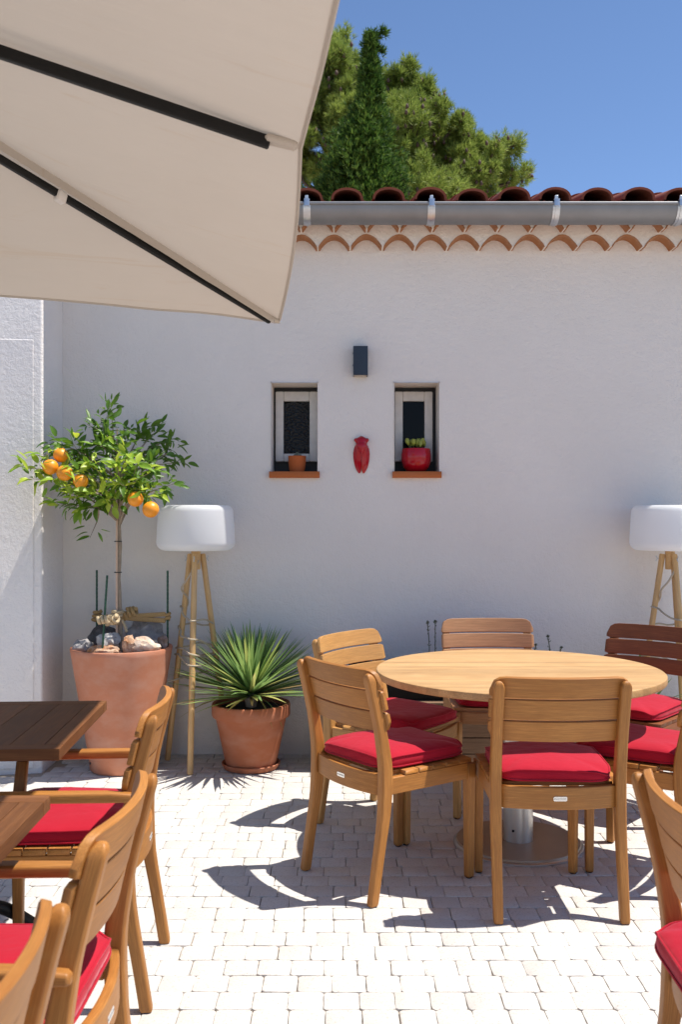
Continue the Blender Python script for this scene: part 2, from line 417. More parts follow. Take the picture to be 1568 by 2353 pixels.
bm = bmesh.new(); bm.from_mesh(wall_obj.data); bmesh.ops.remove_doubles(bm, verts=bm.verts, dist=.0005); bm.to_mesh(wall_obj.data); bm.free()
bv = wall_obj.modifiers.new('round', 'BEVEL'); bv.width = .008; bv.segments = 3; bv.limit_method = 'ANGLE'; bv.angle_limit = math.radians(40)

for wi, (a, b) in enumerate(wins):
    win = link('window', None, house)
    y = WALL + RV - .045; m = MB(); st = .048; z0, z1 = wz0 + .074, wz1 - .028
    fr_l, fr_r = a + .012, b - .004 if wi == 0 else b - .022
    m.beam((fr_l + st / 2, y, z0), (fr_l + st / 2, y, z1), st, .04, .004, up=(0, 1, 0)); m.beam((fr_r - st / 2, y, z0), (fr_r - st / 2, y, z1), st, .04, .004, up=(0, 1, 0))
    m.beam((fr_l + st, y + .002, z1 - st * .6), (fr_r - st, y + .002, z1 - st * .6), .036, st * 1.2, .004)
    m.beam((fr_l + st, y + .002, z0 + st / 2), (fr_r - st, y + .002, z0 + st / 2), .036, st, .004)
    m.build('frame', M['paint'], win)
    m = MB(); m.box((fr_l + .03, y + .008, z0 + .02), (fr_r - .03, y + .012, z1 - .03)); m.build('pane', M['glass_obscured' if wi == 0 else 'glass_dark'], win, 0)
    m = MB(); m.box((a + .001, y + .022, wz0 + .001), (b - .001, y + .04, wz1 - .001)); m.build('dark_backing', M['black_matt'], win, 0)  # added black sheet, painted stand-in for the unlit space round the frame
    m = MB(); e = .012; m.sweep([V(x_, 0, 0) for x_ in (a - e, a - e + .004, b + e - .004, b + e)],
                              [[(y_ * k, z_) for (y_, z_) in ((WALL - .026, wz0 - .031), (WALL - .03, wz0 - .026), (WALL - .03, wz0 + .001), (WALL - .026, wz0 + .006), (WALL + .16, wz0 + .010), (WALL + .16, wz0 - .031))] for k in (1, 1, 1, 1)], V(0, 1, 0), V(0, 0, 1))
    m.build('sill', M['sill'], win)

# eave: two rows of mortared half-round tiles (genoise)
GP = .187
def genoise(z_val, z_top, yf, phase, tag_name):
    r = .078; n = 14; body = MB(); X0 = -3.5; cnt = int(7.5 / GP)
    prev = None; front = []
    for i in range(cnt):
        xc = X0 + (i + phase) * GP
        for k in range(n + 1):
            a = PI - PI * k / n
            front.append((xc + (GP / 2 - .004) * math.cos(a), z_val + .070 * (1 - math.cos(a) ** 2) ** .92))
    vs_, fs = [], []
    for (x, z) in front: vs_ += [(x, yf, z), (x, yf, z_top), (x, WALL + .05, z), (x, WALL + .05, z_top)]
    for i in range(len(front) - 1):
        o = i * 4; fs += [(o, o + 4, o + 5, o + 1), (o, o + 2, o + 6, o + 4)]
    body.add(vs_, fs); part = body.build('eave_mortar', M['stucco'], house, 30, False)
    tm = []
    for vv in range(4):
        q = MB(); A = []; rj = random.Random(vv + 3)
        for k in range(n + 1):
            a = PI - PI * k / n; ca = math.cos(a); sa = (1 - ca * ca) ** .92 if 0 < k < n else 0
            for (dr, yy) in ((-.0005, yf - .003), (-.008, yf - .002), (-.008, WALL + .03), (-.0005, WALL + .03)):
                A.append(((GP / 2 - .004 + dr) * ca, yy + (rj.uniform(-.003, .003) if yy < WALL else 0), (.070 + dr) * sa))
        fs = []
        for k in range(n):
            for j in range(4): fs.append((k * 4 + j, k * 4 + (j + 1) % 4, k * 4 + 4 + (j + 1) % 4, k * 4 + 4 + j))
        fs += [(0, 1, 2, 3), tuple(n * 4 + j for j in (3, 2, 1, 0))]
        q.add(A, fs); tm.append(q.mesh('eave_tile', M['tile_brown'], 40))
    for i in range(cnt):
        xc = X0 + (i + phase) * GP
        if -1.0 < xc < 2.6: link('eave_tile', tm[rnd.randrange(4)], part, (xc, 0, z_val + rnd.gauss(0, .0012)))
genoise(2.932, 3.125, 5.488, .5, 'lower')
genoise(3.014, 3.14, 5.412, 0, 'upper')
q = MB(); q.box((hl, 5.395, 3.118), (hr, 5.62, 3.134)); q.build('eave_bed', M['stucco'], house, 0)

# roof
PITCH = math.radians(14); TP = .231
roofb = MB(); ry0, rz0 = 5.36, 3.135
ridge_y = 8.1; rz1 = rz0 + (ridge_y - ry0) * math.tan(PITCH)
roofb.add([(hl - .2, ry0, rz0), (hr + .2, ry0, rz0), (hr + .2, ridge_y, rz1), (hl - .2, ridge_y, rz1), (hr + .2, hb + .1, rz0), (hl - .2, hb + .1, rz0)],
          [(0, 1, 2, 3), (3, 2, 4, 5)])
roof = roofb.build('roof', M['tile_red'], house, 0, False)
def tile_profile():
    p = []; R, H = .090, .069
    for k in range(13):
        a = PI - PI * k / 12; p.append((R * math.cos(a) * (1.0), H * math.sin(a) ** .8 if 0 < k < 12 else .006))
    p += [(.097, .001), (.108, -.003), (.128, -.004), (.138, -.001)]
    return p
def tile_mesh(length=.42, seed=0):
    r = random.Random(seed); p = tile_profile(); th = .013; n = len(p); q = MB(); vs_ = []
    for yy in (0, .012, length):
        sc = 1 if yy else .985
        for i, (x, z) in enumerate(p):
            a = p[max(i - 1, 0)]; b = p[min(i + 1, n - 1)]; nx, nz = -(b[1] - a[1]), b[0] - a[0]; l = math.hypot(nx, nz) or 1
            vs_.append((x, yy, z)); vs_.append((x - nx / l * th, yy, z - nz / l * th))
    fs = []; m = 2 * n
    for j in range(2):
        for i in range(n - 1):
            a = j * m + 2 * i; fs += [(a, a + 2, a + m + 2, a + m), (a + 1, a + m + 1, a + m + 3, a + 3)]
        a = j * m; fs += [(a, a + m, a + m + 1, a + 1)]; a = j * m + 2 * (n - 1); fs += [(a, a + 1, a + m + 1, a + m)]
    for i in range(n - 1): fs.append((2 * i, 2 * i + 1, 2 * i + 3, 2 * i + 2)); o = 2 * m + 2 * i; fs.append((o, o + 2, o + 3, o + 1))
    q.add(vs_, fs)
    q.box((.112, .004, -.03), (.170, length * .9, -.0185)); q.box((.163, .004, -.0183), (.170, length * .9, -.004))
    return q
tq = [tile_mesh(seed=i) for i in range(4)]
tmesh = [x.mesh('roof_tile', M['tile_red'], 40) for x in tq]
field = MB(); CRS = .355
for c_ in range(8):
    for i in range(52):
        x = -6.0 + i * TP + .03 + rnd.gauss(0, .002); yy = 5.315 + c_ * CRS * math.cos(PITCH) + rnd.gauss(0, .004); z = 3.141 + c_ * (CRS * math.sin(PITCH) + .0005) + rnd.gauss(0, .0018)
        k = rnd.randrange(4); tilt = PITCH - .035
        if c_ < 2 and -1.0 < x < 3.0:
            link('roof_tile', tmesh[k], roof, (x, yy, z), (tilt, rnd.gauss(0, .008), rnd.gauss(0, .006)))
        else:
            ca, sa = math.cos(tilt), math.sin(tilt)
            field.add([(a + x, b * ca - d * sa + yy, b * sa + d * ca + z) for a, b, d in tq[k].v], tq[k].f)
tag(field.build('roof_tile_field', M['tile_red'], roof, 40, False), kind='stuff')

# gutter
GY, GZ, GR = 5.319, 3.092, .084
gut = link('gutter', None, house)
def half(r, a0=PI, a1=2 * PI, n=16): return [(GY + r * math.cos(a0 + (a1 - a0) * k / n), GZ + r * math.sin(a0 + (a1 - a0) * k / n)) for k in range(n + 1)]
q = MB(); prof = half(GR) + half(GR - .0025)[::-1]
q.sweep([V(hl, 0, 0), V(-1.9, 0, 0), V(1.3, 0, 0), V(hr, 0, 0)], [prof] * 4, V(0, 1, 0), V(0, 0, 1)); q.build('trough', M['zinc'], gut)
q = MB(); q.tube([V(hl, GY - GR - .002, GZ + .006), V(hr, GY - GR - .002, GZ + .006)], .0095, 12); q.build('bead', M['zinc'], gut)
for i in range(-4, 6):
    x = at(706, 500, 5.28).x + i * .684
    q = MB(); prof = half(GR + .004, PI * .98, PI * 2) + half(GR + .0012, PI * .98, PI * 2)[::-1]
    q.sweep([V(x - .02, 0, 0), V(x + .02, 0, 0)], [prof] * 2, V(0, 1, 0), V(0, 0, 1))
    prof = half(GR + .008, PI * .98, PI * 1.6, 10) + half(GR + .0038, PI * .98, PI * 1.6, 10)[::-1]
    q.sweep([V(x - .006, 0, 0), V(x + .006, 0, 0)], [prof] * 2, V(0, 1, 0), V(0, 0, 1))
    br = q.build('bracket', M['galv'], gut)
    q = MB(); q.beam((x, GY - GR - .013, GZ - .012), (x, GY - GR - .011, GZ + .028), .03, .006, .001, up=(0, 1, 0))
    q.beam((x - .001, GY - GR + .002, GZ + .0195), (x - .001, GY - GR - .001, GZ + .05), .019, .010, .002, up=(0, 1, 0))
    q.beam((x - .016, GY - GR - .004, GZ + .026), (x + .016, GY - GR - .004, GZ + .026), .02, .006, .001)
    q.build('clip', M['galv'], br)

# side wing
wing = thing('side_wall', 'coarse white rendered wall jutting out beside the orange tree', 'wall')
A9 = math.tan(math.radians(9)); q = MB(); cpt = []
c0 = V(-1.626, 5.20, 0)
for k in range(6):
    a = math.radians(-81 + 81 * k / 5); cpt.append((c0.x - .014 + .014 * math.cos(a), c0.y + .014 + .014 * math.sin(a)))
outl = [(-4.0, 5.20 - 2.37 * A9), *cpt, (-1.624, WALL - .002), (-4.0, WALL - .002)]
q.add([(x, y, z) for z in (-.03, 2.9) for x, y in outl], [tuple(range(len(outl) - 1, -1, -1)), tuple(range(len(outl), 2 * len(outl)))] +
      [(k, (k + 1) % len(outl), len(outl) + (k + 1) % len(outl), len(outl) + k) for k in range(len(outl))])
q.build('wall', M['stucco_side'], wing, 30)
px = at(75, 900, 5.18).x; yy = lambda x: 5.20 + (x - c0.x) * A9
q = MB(); pz = 2.345
for (x0, x1, z0, z1) in ((-3.9, px, .02, pz),):
    q.add([(x0, yy(x0) - .0005, z0), (x1, yy(x1) - .0005, z0), (x1, yy(x1) - .0005, z1), (x0, yy(x0) - .0005, z1),
           (x0 + .004, yy(x0) - .0035, z0 + .004), (x1 - .004, yy(x1) - .0035, z0 + .004), (x1 - .004, yy(x1) - .0035, z1 - .004), (x0 + .004, yy(x0) - .0035, z1 - .004)],
          [(4, 5, 6, 7), (0, 1, 5, 4), (1, 2, 6, 5), (2, 3, 7, 6), (3, 0, 4, 7)])
q.build('render_patch', M['stucco_side'], wing, 0, False)

# ------------------------------------------------------------------ wall fittings
x0, x1 = .071, .155; zt, zb = at(820, 795, 5.51).z, at(820, 862, 5.51).z
lamp = thing('wall_lamp', 'dark anthracite box lamp fixed to the white wall above the red cicada', 'wall lamp')
q = MB(); q.beam(((x0 + x1) / 2, WALL - .072, zb), ((x0 + x1) / 2, WALL - .072, zt), x1 - x0, .004, .001, up=(0, 1, 0)); q.build('front_cover', M['anthracite'], lamp)
for x in (x0 + .002, x1 - .002):
    q = MB(); q.beam((x, WALL - .035, zb - .001), (x, WALL - .035, zt + .001), .004, .07, .001, up=(0, 1, 0)); q.build('side_plate', M['anthracite'], lamp)
q = MB(); q.box((x0 + .01, WALL - .06, zb + .045), (x1 - .01, WALL - .002, zt - .045)); q.build('light_body', M['black_matt'], lamp)
for dz in (.06, .13):
    q = MB(); q.lathe([(.0032, 0), (.0032, .003), (.001, .005)], 8); s_ = q.build('screw', M['anthracite'], lamp, 40, True, (x0, WALL - .05, zb + dz)); s_.rotation_euler = (0, -PI / 2, 0)

# ceramic cicada on the wall
cic = thing('ceramic_cicada', 'glossy red ceramic cicada hung on the white wall between the windows', 'ornament', (at(831, 1045, WALL).x, WALL, at(831, 1045, WALL).z))
q = MB(); HH = .108
# half-width and height of the body by z, faceted
prof = [(-1.0, .017, .008), (-.88, .026, .013), (-.70, .0355, .019), (-.45, .043, .026), (-.2, .047, .031), (.05, .0485, .035), (.3, .0445, .038), (.5, .037, .038), (.6, .032, .036)]
def cic_wing(sgn):
    m = MB(); vs_ = []
    for (z, hw, hy) in prof[:-1]:
        xi = .008 * max(0, (-.82 - z) / .18)
        vs_ += [(sgn * max(xi, .0004), -.004, z * HH), (sgn * (xi + .0012), -hy, z * HH), (sgn * (xi + (hw - xi) * .6), -hy * .8, z * HH), (sgn * hw, -.004, z * HH)]
    n = len(prof) - 1; fs = []
    for i in range(n - 1):
        for k in range(4): fs.append((i * 4 + k, i * 4 + (k + 1) % 4, i * 4 + 4 + (k + 1) % 4, i * 4 + 4 + k))
    fs += [(0, 1, 2, 3), tuple((n - 1) * 4 + k for k in (3, 2, 1, 0))]; m.add(vs_, fs); return m
for sg in (-1, 1): cic_wing(sg).build('wing', M['red_gloss'], cic, 25)
m = MB(); rings = [(-.1, .002, .036), (.08, .014, .040), (.22, .025, .043), (.35, .032, .045), (.5, .035, .044), (.6, .032, .042), (.64, .030, .038)]
for nm, rg in (('body', rings), ('head', [(.58, .032, .040), (.68, .036, .038), (.80, .038, .036), (.89, .030, .032), (.94, .018, .026), (1.0, .007, .014)])):
    m = MB(); vs_, fs = [], []
    for (z, hw, hy) in rg:
        for k in range(9):
            a = PI * k / 8; vs_.append((-hw * math.cos(a), -.002 - hy * math.sin(a) ** .8 if 0 < k < 8 else -.002, z * HH))
    for i in range(len(rg) - 1):
        for k in range(9): fs.append((i * 9 + k, i * 9 + (k + 1) % 9, i * 9 + 9 + (k + 1) % 9, i * 9 + 9 + k))
    fs += [tuple(range(8, -1, -1)), tuple((len(rg) - 1) * 9 + k for k in range(9))]; m.add(vs_, fs); m.build(nm, M['red_gloss'], cic, 28)
for sg in (-1, 1):
    m = MB(); bmv = [(.011 * math.sin(PI * i / 6), .011 * -math.cos(PI * i / 6)) for i in range(7)]; bmv[0] = (0.0005, -.011); bmv[-1] = (.0005, .011)
    m.lathe(bmv, 10); m.build('eye', M['red_gloss'], cic, 40, True, (sg * .033, -.02, .78 * HH))

# ------------------------------------------------------------------ window pots
p = at(683, 1082, 5.66); p.z = wz0 + .0085
wp = thing('clay_pot', 'small orange clay pot standing on the sill of the obscured window', 'pot', p, 0)
q = MB(); q.lathe([(.040, 0), (.046, .012), (.051, .05), (.053, .088), (.0535, .093), (.049, .093), (.046, .07), (.04, .07)], 36); q.build('body', terracotta('orange_clay', (.50, .12, .03), .05), wp)
q = MB(); q.lathe([(.0005, .078), (.047, .076)], 24); q.build('soil', M['soil'], wp, 40, False)
ca = thing('small_cactus', 'tiny grey green cactus growing in the orange clay pot', 'plant', p + V(0, 0, .077))
q = MB()
for i in range(9):
    a = i * 2.4; rr0 = .006 * i ** .6; q.lathe([(.001, 0), (.009, .006), (.010, .016), (.006, .024 + .012 * (i == 0)), (.0008, .027 + .014 * (i == 0))], 10, (rr0 * math.cos(a), rr0 * math.sin(a), 0))
q.build('stem', leafmat('cactus_green', [(.1, (.10, .13, .08)), (.9, (.2, .23, .16))], .05), ca)
q = MB()
for i in range(90):
    a, b = rnd.uniform(0, 2 * PI), rnd.uniform(.2, 1.4); d = V(math.cos(a) * math.cos(b), math.sin(a) * math.cos(b), math.sin(b)); c_ = d * .016 + V(0, 0, .008)
    q.add([c_ + V(.0006, 0, 0), c_ - V(.0006, 0, 0), c_ + d * .016], [(0, 1, 2)])
q.build('spines', plain('spines', (.5, .47, .38), .8), ca, 0, False)

p = at(957, 1080, 5.665); p.z = wz0 + .0085
bp = thing('glazed_bowl', 'glossy round red planter standing on the sill of the dark window', 'pot', p)
q = MB(); q.lathe([(.045, 0), (.060, .006), (.078, .03), (.0875, .065), (.0885, .095), (.084, .13), (.0825, .136), (.078, .136), (.078, .11), (.07, .11)], 48); q.build('body', M['red_gloss'], bp, 60)
q = MB(); q.lathe([(.0005, .116), (.079, .114)], 24); q.build('soil', M['soil'], bp, 40, False)
su = thing('succulent', 'yellow green budding succulent growing in the red planter', 'plant', p + V(0, 0, .114))
st_m, bd = [], []
q = MB(); qb = MB(); q.lathe([(.001, 0), (.0028, .004), (.0028, .045), (.001, .05)], 6); sm = q.mesh('stem', M['weed'])
qb.lathe([(.001, 0), (.008, .007), (.0135, .020), (.013, .032), (.008, .042), (.001, .045)], 8); bm_ = qb.mesh('bud', M['bud'])
for i in range(15):
    a = i * 2.4; r0 = .012 + .045 * (i / 15) ** .6; rx = .35 * r0 / .05
    link('stem', sm, su, (r0 * math.cos(a) * .7, r0 * math.sin(a) * .7, 0), (-math.sin(a) * rx, math.cos(a) * rx, 0))
    link('bud', bm_, su, (r0 * math.cos(a), r0 * math.sin(a), .036 + rnd.uniform(-.012, .008)), (-math.sin(a) * rx, math.cos(a) * rx, rnd.random() * 6))

# ------------------------------------------------------------------ chairs
def post_y(z):
    pts = [(0, 0), (.15, .024), (.30, .050), (.42, .060), (.50, .056), (.60, .040), (.72, .010), (.83, -.020)]
    for (z0, y0), (z1, y1) in zip(pts, pts[1:]):
        if z <= z1: return y0 + (y1 - y0) * (z - z0) / (z1 - z0)
    return pts[-1][1]
HX = .216
def chair_meshes(arms):
    parts = []                       # (name, mesh)
    tk = M['teak']; X, Y, Z = V(1, 0, 0), V(0, 1, 0), V(0, 0, 1)
    for s in (-1, 1):                # rear leg running up into the back post
        q = MB(); zs_ = [.004, .012, .10, .20, .30, .38, .44, .50, .56, .62, .68, .74, .79, .81, .822, .829]
        pts = bez([V(s * HX, post_y(z), z) for z in zs_], 2); secs = []
        for p_ in pts:
            z = p_.z; k = 1.0
            if z > .80: k = max(.12, math.sqrt(max(0, 1 - ((z - .80) / .0295) ** 2)))
            if z < .006: k = .9
            secs.append(rr((.033 + .005 * min(1, z / .4)) * k, (.036 + .012 * math.exp(-((z - .44) / .16) ** 2)) * k, .008 * k, 3))
        q.sweep(pts, secs, X, Y); parts.append(('rear_leg', q.mesh('rear_leg', tk), None))
        q = MB(); q.lathe([(.012, 0), (.013, .002), (.013, .006)], 12, (s * HX, 0, 0)); parts.append(('glide', q.mesh('glide', M['black_matt']), None))
    zt = .597 if arms else .44
    for s in (-1, 1):
        q = MB(); fy = .468
        pts = [V(s * HX, fy, z) for z in (.004, .012, .2, .38, .44)]; secs = [rr(.026, .028, .004), rr(.030, .032, .006), rr(.033, .035, .006), rr(.037, .040, .006), rr(.037, .040, .006)]
        if arms:
            pts += [V(s * HX, fy - .004, .5), V(s * (HX + .006), fy - .012, zt)]; secs += [rr(.034, .038, .006), rr(.030, .036, .006)]
        q.sweep(pts, secs, X, Y); parts.append(('front_leg', q.mesh('front_leg', tk), None))
        q = MB(); q.lathe([(.012, 0), (.013, .002), (.013, .006)], 12, (s * HX, fy, 0)); parts.append(('glide', q.mesh('glide', M['black_matt']), None))
        q = MB(); q.beam((s * HX, post_y(.42) + .02, .415), (s * HX, fy - .017, .414), .024, .062, .004); parts.append(('side_rail', q.mesh('side_rail', tk), None))
        if arms:
            q = MB(); xa = s * (HX + .028)
            pts = [V(xa, .024, .606), V(xa, .032, .608), V(xa, .10, .611), V(xa - s * .004, .30, .612), V(xa - s * .008, .46, .611), V(xa - s * .008, .50, .610), V(xa - s * .008, .51, .608)]
            secs = [rr(.020, .014, .005, 3), rr(.030, .024, .008, 3), rr(.034, .030, .008, 3), rr(.044, .028, .008, 3), rr(.048, .026, .008, 3), rr(.042, .024, .008, 3), rr(.03, .014, .006, 3)]
            q.sweep(pts, secs, X, Z); parts.append(('armrest', q.mesh('armrest', tk), None))
    def bow(x, half_, depth): return depth * (1 - (x / half_) ** 2)
    # three back slats, bowed in plan, tilted with the posts
    n = 18; tilt = V(0, -.235, 1).normalized(); nrm = V(0, 1, .235).normalized()
    for i, zc in enumerate((.6500, .7275, .8050)):
        q = MB(); half_ = .243; hh = .0366; pts, secs = [], []; ye = post_y(zc) + .030
        for k in range(n + 1):
            u_ = -math.cos(PI * k / n); x = half_ * (u_ * .55 + (2 * k / n - 1) * .45)
            d = half_ - abs(x); top, bot = hh, -hh
            def rnd_c(r): return r - math.sqrt(max(0, r * r - (r - d) ** 2)) if d < r else 0
            if i == 2: top -= rnd_c(.05)
            else: top -= rnd_c(.004)
            if i == 0: bot += rnd_c(.034)
            else: bot += rnd_c(.004)
            if top - bot < .006: top = bot + .006 if i == 0 else top; bot = top - .006 if i else bot
            cc, h = (top + bot) / 2, top - bot; e = .004 if d < .001 else 0
            pts.append(V(x, ye - bow(x, half_, .042), zc)); secs.append([(a, b + cc) for a, b in rr(.018 - e, h - e * .5, .0028, 2)])
        q.sweep(pts, secs, nrm, tilt); parts.append(('back_slat', q.mesh('back_slat', tk, 50), None))
    # rear and front rails
    for nm, yc, dep, zc, hgt, hw in (('rear_rail', post_y(.42) - .002, -.030, .418, .078, HX - .017), ('front_rail', .470, .032, .416, .058, HX - .017)):
        q = MB(); pts = [V(x, yc + bow(x, hw, dep), zc) for x in [hw * (2 * k / 14 - 1) for k in range(15)]]
        q.sweep(pts, [rr(.022, hgt, .004)] * 15, Y, Z); parts.append((nm, q.mesh(nm, tk, 50), None))
    ys = [.075 + .0665 * k for k in range(7)]
    for k in range(6):
        q = MB(); yc = (ys[k] + ys[k + 1]) / 2; hw = HX + .012 if 0 < k else HX - .02
        dep = .0 if k < 5 else .018
        pts = [V(x, yc + bow(x, hw, dep) - (.003 if k == 5 else 0), .4545) for x in [hw * (2 * j / 10 - 1) for j in range(11)]]
        q.sweep(pts, [rr(.0620, .0155, .002) for j in range(11)], Y, Z); parts.append(('seat_slat', q.mesh('seat_slat', tk, 50), None))
    # maker plate on the rear rail
    py = post_y(.42) - .002 - .030 - .0122; w2, h2, c2 = .0235, .0078, .003
    q = MB(); ol = [(-w2, -h2 + c2), (-w2 + c2, -h2), (w2 - c2, -h2), (w2, -h2 + c2), (w2, h2 - c2), (w2 - c2, h2), (-w2 + c2, h2), (-w2, h2 - c2)]
    q.add([(x, py + dy, .418 + z) for dy in (0, .002) for x, z in ol], [tuple(range(8)), tuple(range(15, 7, -1))] + [(k, 8 + k, 8 + (k + 1) % 8, (k + 1) % 8) for k in range(8)])
    parts.append(('maker_plate', q.mesh('maker_plate', M['plate'], 20), [('lettering', letter_mesh(py - .0004, .418)), ('rivet', rivet_mesh(-.0205, py, .418)), ('rivet', rivet_mesh(.0205, py, .418))]))
    return parts

def letter_mesh(y, z):
    cu = bpy.data.curves.new('lettering', 'FONT'); cu.body = 'VLAEMYNCK'; cu.size = .0068; cu.align_x = 'CENTER'; cu.align_y = 'CENTER'; cu.extrude = .0001
    ob = bpy.data.objects.new('tmp', cu); COL.objects.link(ob); bpy.context.view_layer.update()
    me = bpy.data.meshes.new_from_object(ob.evaluated_get(bpy.context.evaluated_depsgraph_get()))
    bpy.data.objects.remove(ob); me.transform(Matrix.Translation((0, y, z)) @ Matrix.Rotation(PI / 2, 4, 'X'))
    me.materials.clear(); me.materials.append(M['letters']); return me
def rivet_mesh(x, y, z):
    q = MB(); q.lathe([(.001, 0), (.001, .0006), (.0004, .001)], 8); me = q.mesh('rivet', M['black_matt']); me.transform(Matrix.Translation((x, y, z)) @ Matrix.Rotation(PI / 2, 4, 'X')); return me

CH = {False: chair_meshes(False), True: chair_meshes(True)}
def chair(x, y, fx, fy, label, arms=False, group='teak chairs round the table', tone=None):
    t_ = thing('teak_armchair' if arms else 'teak_chair', label, 'armchair' if arms else 'chair', (x, y, .001), math.atan2(fy, fx) - PI / 2, group)
    for (nm, me, sub) in CH[arms]:
        o_ = link(nm, me, t_)
        if tone and me.materials[0] == M['teak']: o_.material_slots[0].link = 'OBJECT'; o_.material_slots[0].material = M[tone]
        for (sn, sm_) in (sub or []): link(sn, sm_, o_)
    return t_

def cushion_meshes(seed):
    r = random.Random(seed); n = 48; q = MB(); T = .056; hx, hy = .202, .212
    def rim(a, sc):
        c_, s_ = math.cos(a), math.sin(a); e = 2 / 7.5
        x = hx * math.copysign(abs(c_) ** e, c_); y = hy * math.copysign(abs(s_) ** e, s_)
        if y < 0: x *= 1 - .035 * (-y / hy)
        return x * sc, y * sc
    sag = [r.uniform(-.006, .006) for _ in range(8)]
    def warp(x, y):
        return .006 * (x / hx) * (y / hy) * math.sin(seed) + noise.noise(V(x * 6 + seed, y * 6, 1.3)) * .011 + .004 * sag[0] / .006 * (y / hy) ** 2
    rows = [(0, T + .010), (.35, T + .0095), (.6, T + .008), (.8, T + .004), (.92, T - .002), (.975, T - .006), (1.0, T - .010), (1.012, T * .5), (1.0, .010), (.975, .006), (.9, .003), (.5, .001), (0, .001)]
    vs_ = []
    for (sc, z) in rows:
        for k in range(n):
            a = 2 * PI * k / n + .001; x, y = rim(a, max(sc, .002)); cr = abs(math.cos(a) * math.sin(a)) * 2
            zz = z - (cr ** 3) * .016 * (sc ** 4) * (z > T * .3) + warp(x, y) * (z / T) + .004 * (cr ** 3) * (sc ** 4) * (z < T * .3)
            vs_.append((x, y, zz))
    fs = []
    for i in range(len(rows) - 1):
        for k in range(n): fs.append((i * n + k, i * n + (k + 1) % n, (i + 1) * n + (k + 1) % n, (i + 1) * n + k))
    q.add(vs_, fs); me = q.mesh('cushion_pad', M['cushion'], 60); pipes = []
    for i in (6, 8):
        q2 = MB(); q2.tube([Vector(vs_[i * n + k]) * 1.0 + Vector((vs_[i * n + k][0], vs_[i * n + k][1], 0)).normalized() * .002 for k in range(n)], .0032, 6, loop=True); pipes.append(q2.mesh('piping', M['cushion'], 60))
    return me, pipes
CU = [cushion_meshes(i) for i in range(4)]
def cushion(ch, label, var, dx=0, dy=0, rz=0, tag_=False, tilt=0):
    mw = Matrix.Translation(ch.location) @ Matrix.Rotation(ch.rotation_euler.z, 4, 'Z')
    p_ = mw @ V(dx, .264 + dy, .4625)
    c_ = thing('seat_cushion', label, 'cushion', p_, ch.rotation_euler.z + rz, 'red seat cushions on the teak chairs'); c_.rotation_euler.x = tilt
    me, pipes = CU[var]; link('pad', me, c_)
    for pm in pipes: link('piping', pm, c_)
    if tag_:
        q = MB(); q.box((-.2125, -.15, .012), (-.2115, -.10, .027)); q.build('care_tag', plain('tag_white', (.8, .8, .8), .6), c_, 0)

RG = 'teak chairs round the table'
specs = [
 (-.014, 3.58, .81, .58, 'pale slatted teak chair beside the yucca pot, its back turned to the paving', 'red cushion half in shade on the chair beside the yucca pot', 0, .0, .0, .02),
 (.753, 3.264, 0, 1, 'teak chair seen squarely from behind with silver plate, pushed under the round table', 'plump red cushion on the chair with the silver plate seen from behind', 1, 0, -.005, -.03),
 (.03, 4.50, .8, -.6, 'sunlit golden teak chair between the yucca and the black trough', 'shaded dark red cushion under the tabletop on the golden sunlit chair', 2, 0, .02, 0),
 (.775, 5.09, 0, -1, 'teak chair backed against the black trough, facing out over the round table', 'red cushion mostly hidden by the tabletop on the chair before the trough', 3, 0, 0, .02),
 (1.56, 4.75, -.66, -.75, 'dark reddish teak chair with shaded back slats in front of a tripod lamp', 'bright red cushion with small white care tag on the dark reddish chair', 0, 0, 0, 0),
 (1.41, 3.63, -.79, .55, 'teak chair at the round table, opposite the one beside the yucca pot', 'red cushion crossed by the tabletop shadow on the chair opposite the yucca pot', 2, 0, 0, 0),
]
for i, (x, y, fx, fy, lb, cl, var, dx, dy, rz) in enumerate(specs):
    c_ = chair(x, y, fx, fy, lb, False, RG, {2: 'teak_gold', 3: 'teak_pink', 4: 'teak_shaded'}.get(i)); cushion(c_, cl, var, dx, dy, rz, i == 4)
c_ = chair(.665, 1.875, 1, -.02, 'teak chair turned away from the round table, red seat out on the open paving', False, RG)
cushion(c_, 'sunlit red cushion on the chair turned away from the round table', 1, 0, -.055)
LG = 'teak armchairs at the square tables'
for (x, y, fx, fy, lb, cl, var) in (
 (-.56, 2.90, -.998, -.065, 'teak armchair at the square table beside the tall terracotta pot', 'red cushion on the armchair at the table by the tall terracotta pot', 3),
 (-.432, 1.863, -1, 0, 'middle teak armchair of the three in a row, rounded armrest end showing', 'red cushion on the middle one of the three armchairs', 1),
 (-.425, 1.165, -1, 0, 'teak armchair last in the row of three, farthest from the white wall', 'red cushion on the armchair farthest from the white wall', 0)):
    c_ = chair(x, y, fx, fy, lb, True, LG); cushion(c_, cl, var)

# ------------------------------------------------------------------ round table
TX, TY = .752, 4.06
rt = thing('round_table', 'round pale teak table on a steel pedestal with a disc foot', 'table', (TX, TY, .001))
q = MB(); R_ = .602
q.lathe([(.3, .708), (R_ - .004, .708), (R_, .712), (R_, .735), (R_ - .004, .739), (R_ - .3, .7395), (.0005, .7395)], 96); q.build('tabletop', M['teak_round'], rt, 50)
q = MB(); q.lathe([(.062, .018), (.062, .70), (.10, .702), (.10, .708)], 48); q.build('pedestal', M['steel'], rt)
q = MB(); q.lathe([(.272, 0), (.272, .006), (.266, .010)], 64); q.build('foot_rim', M['steel'], rt)
q = MB(); q.lathe([(.262, .0102), (.258, .018), (.05, .019)], 64); q.build('foot_disc', M['base_plate'], rt)
q = MB(); q.lathe([(.005, 0), (.005, .004), (.002, .006)], 12); b_ = q.build('bolt', M['black_metal'], rt, 40, True, (-.03, -.0545, .07)); b_.rotation_euler = (PI / 2, 0, -.5)

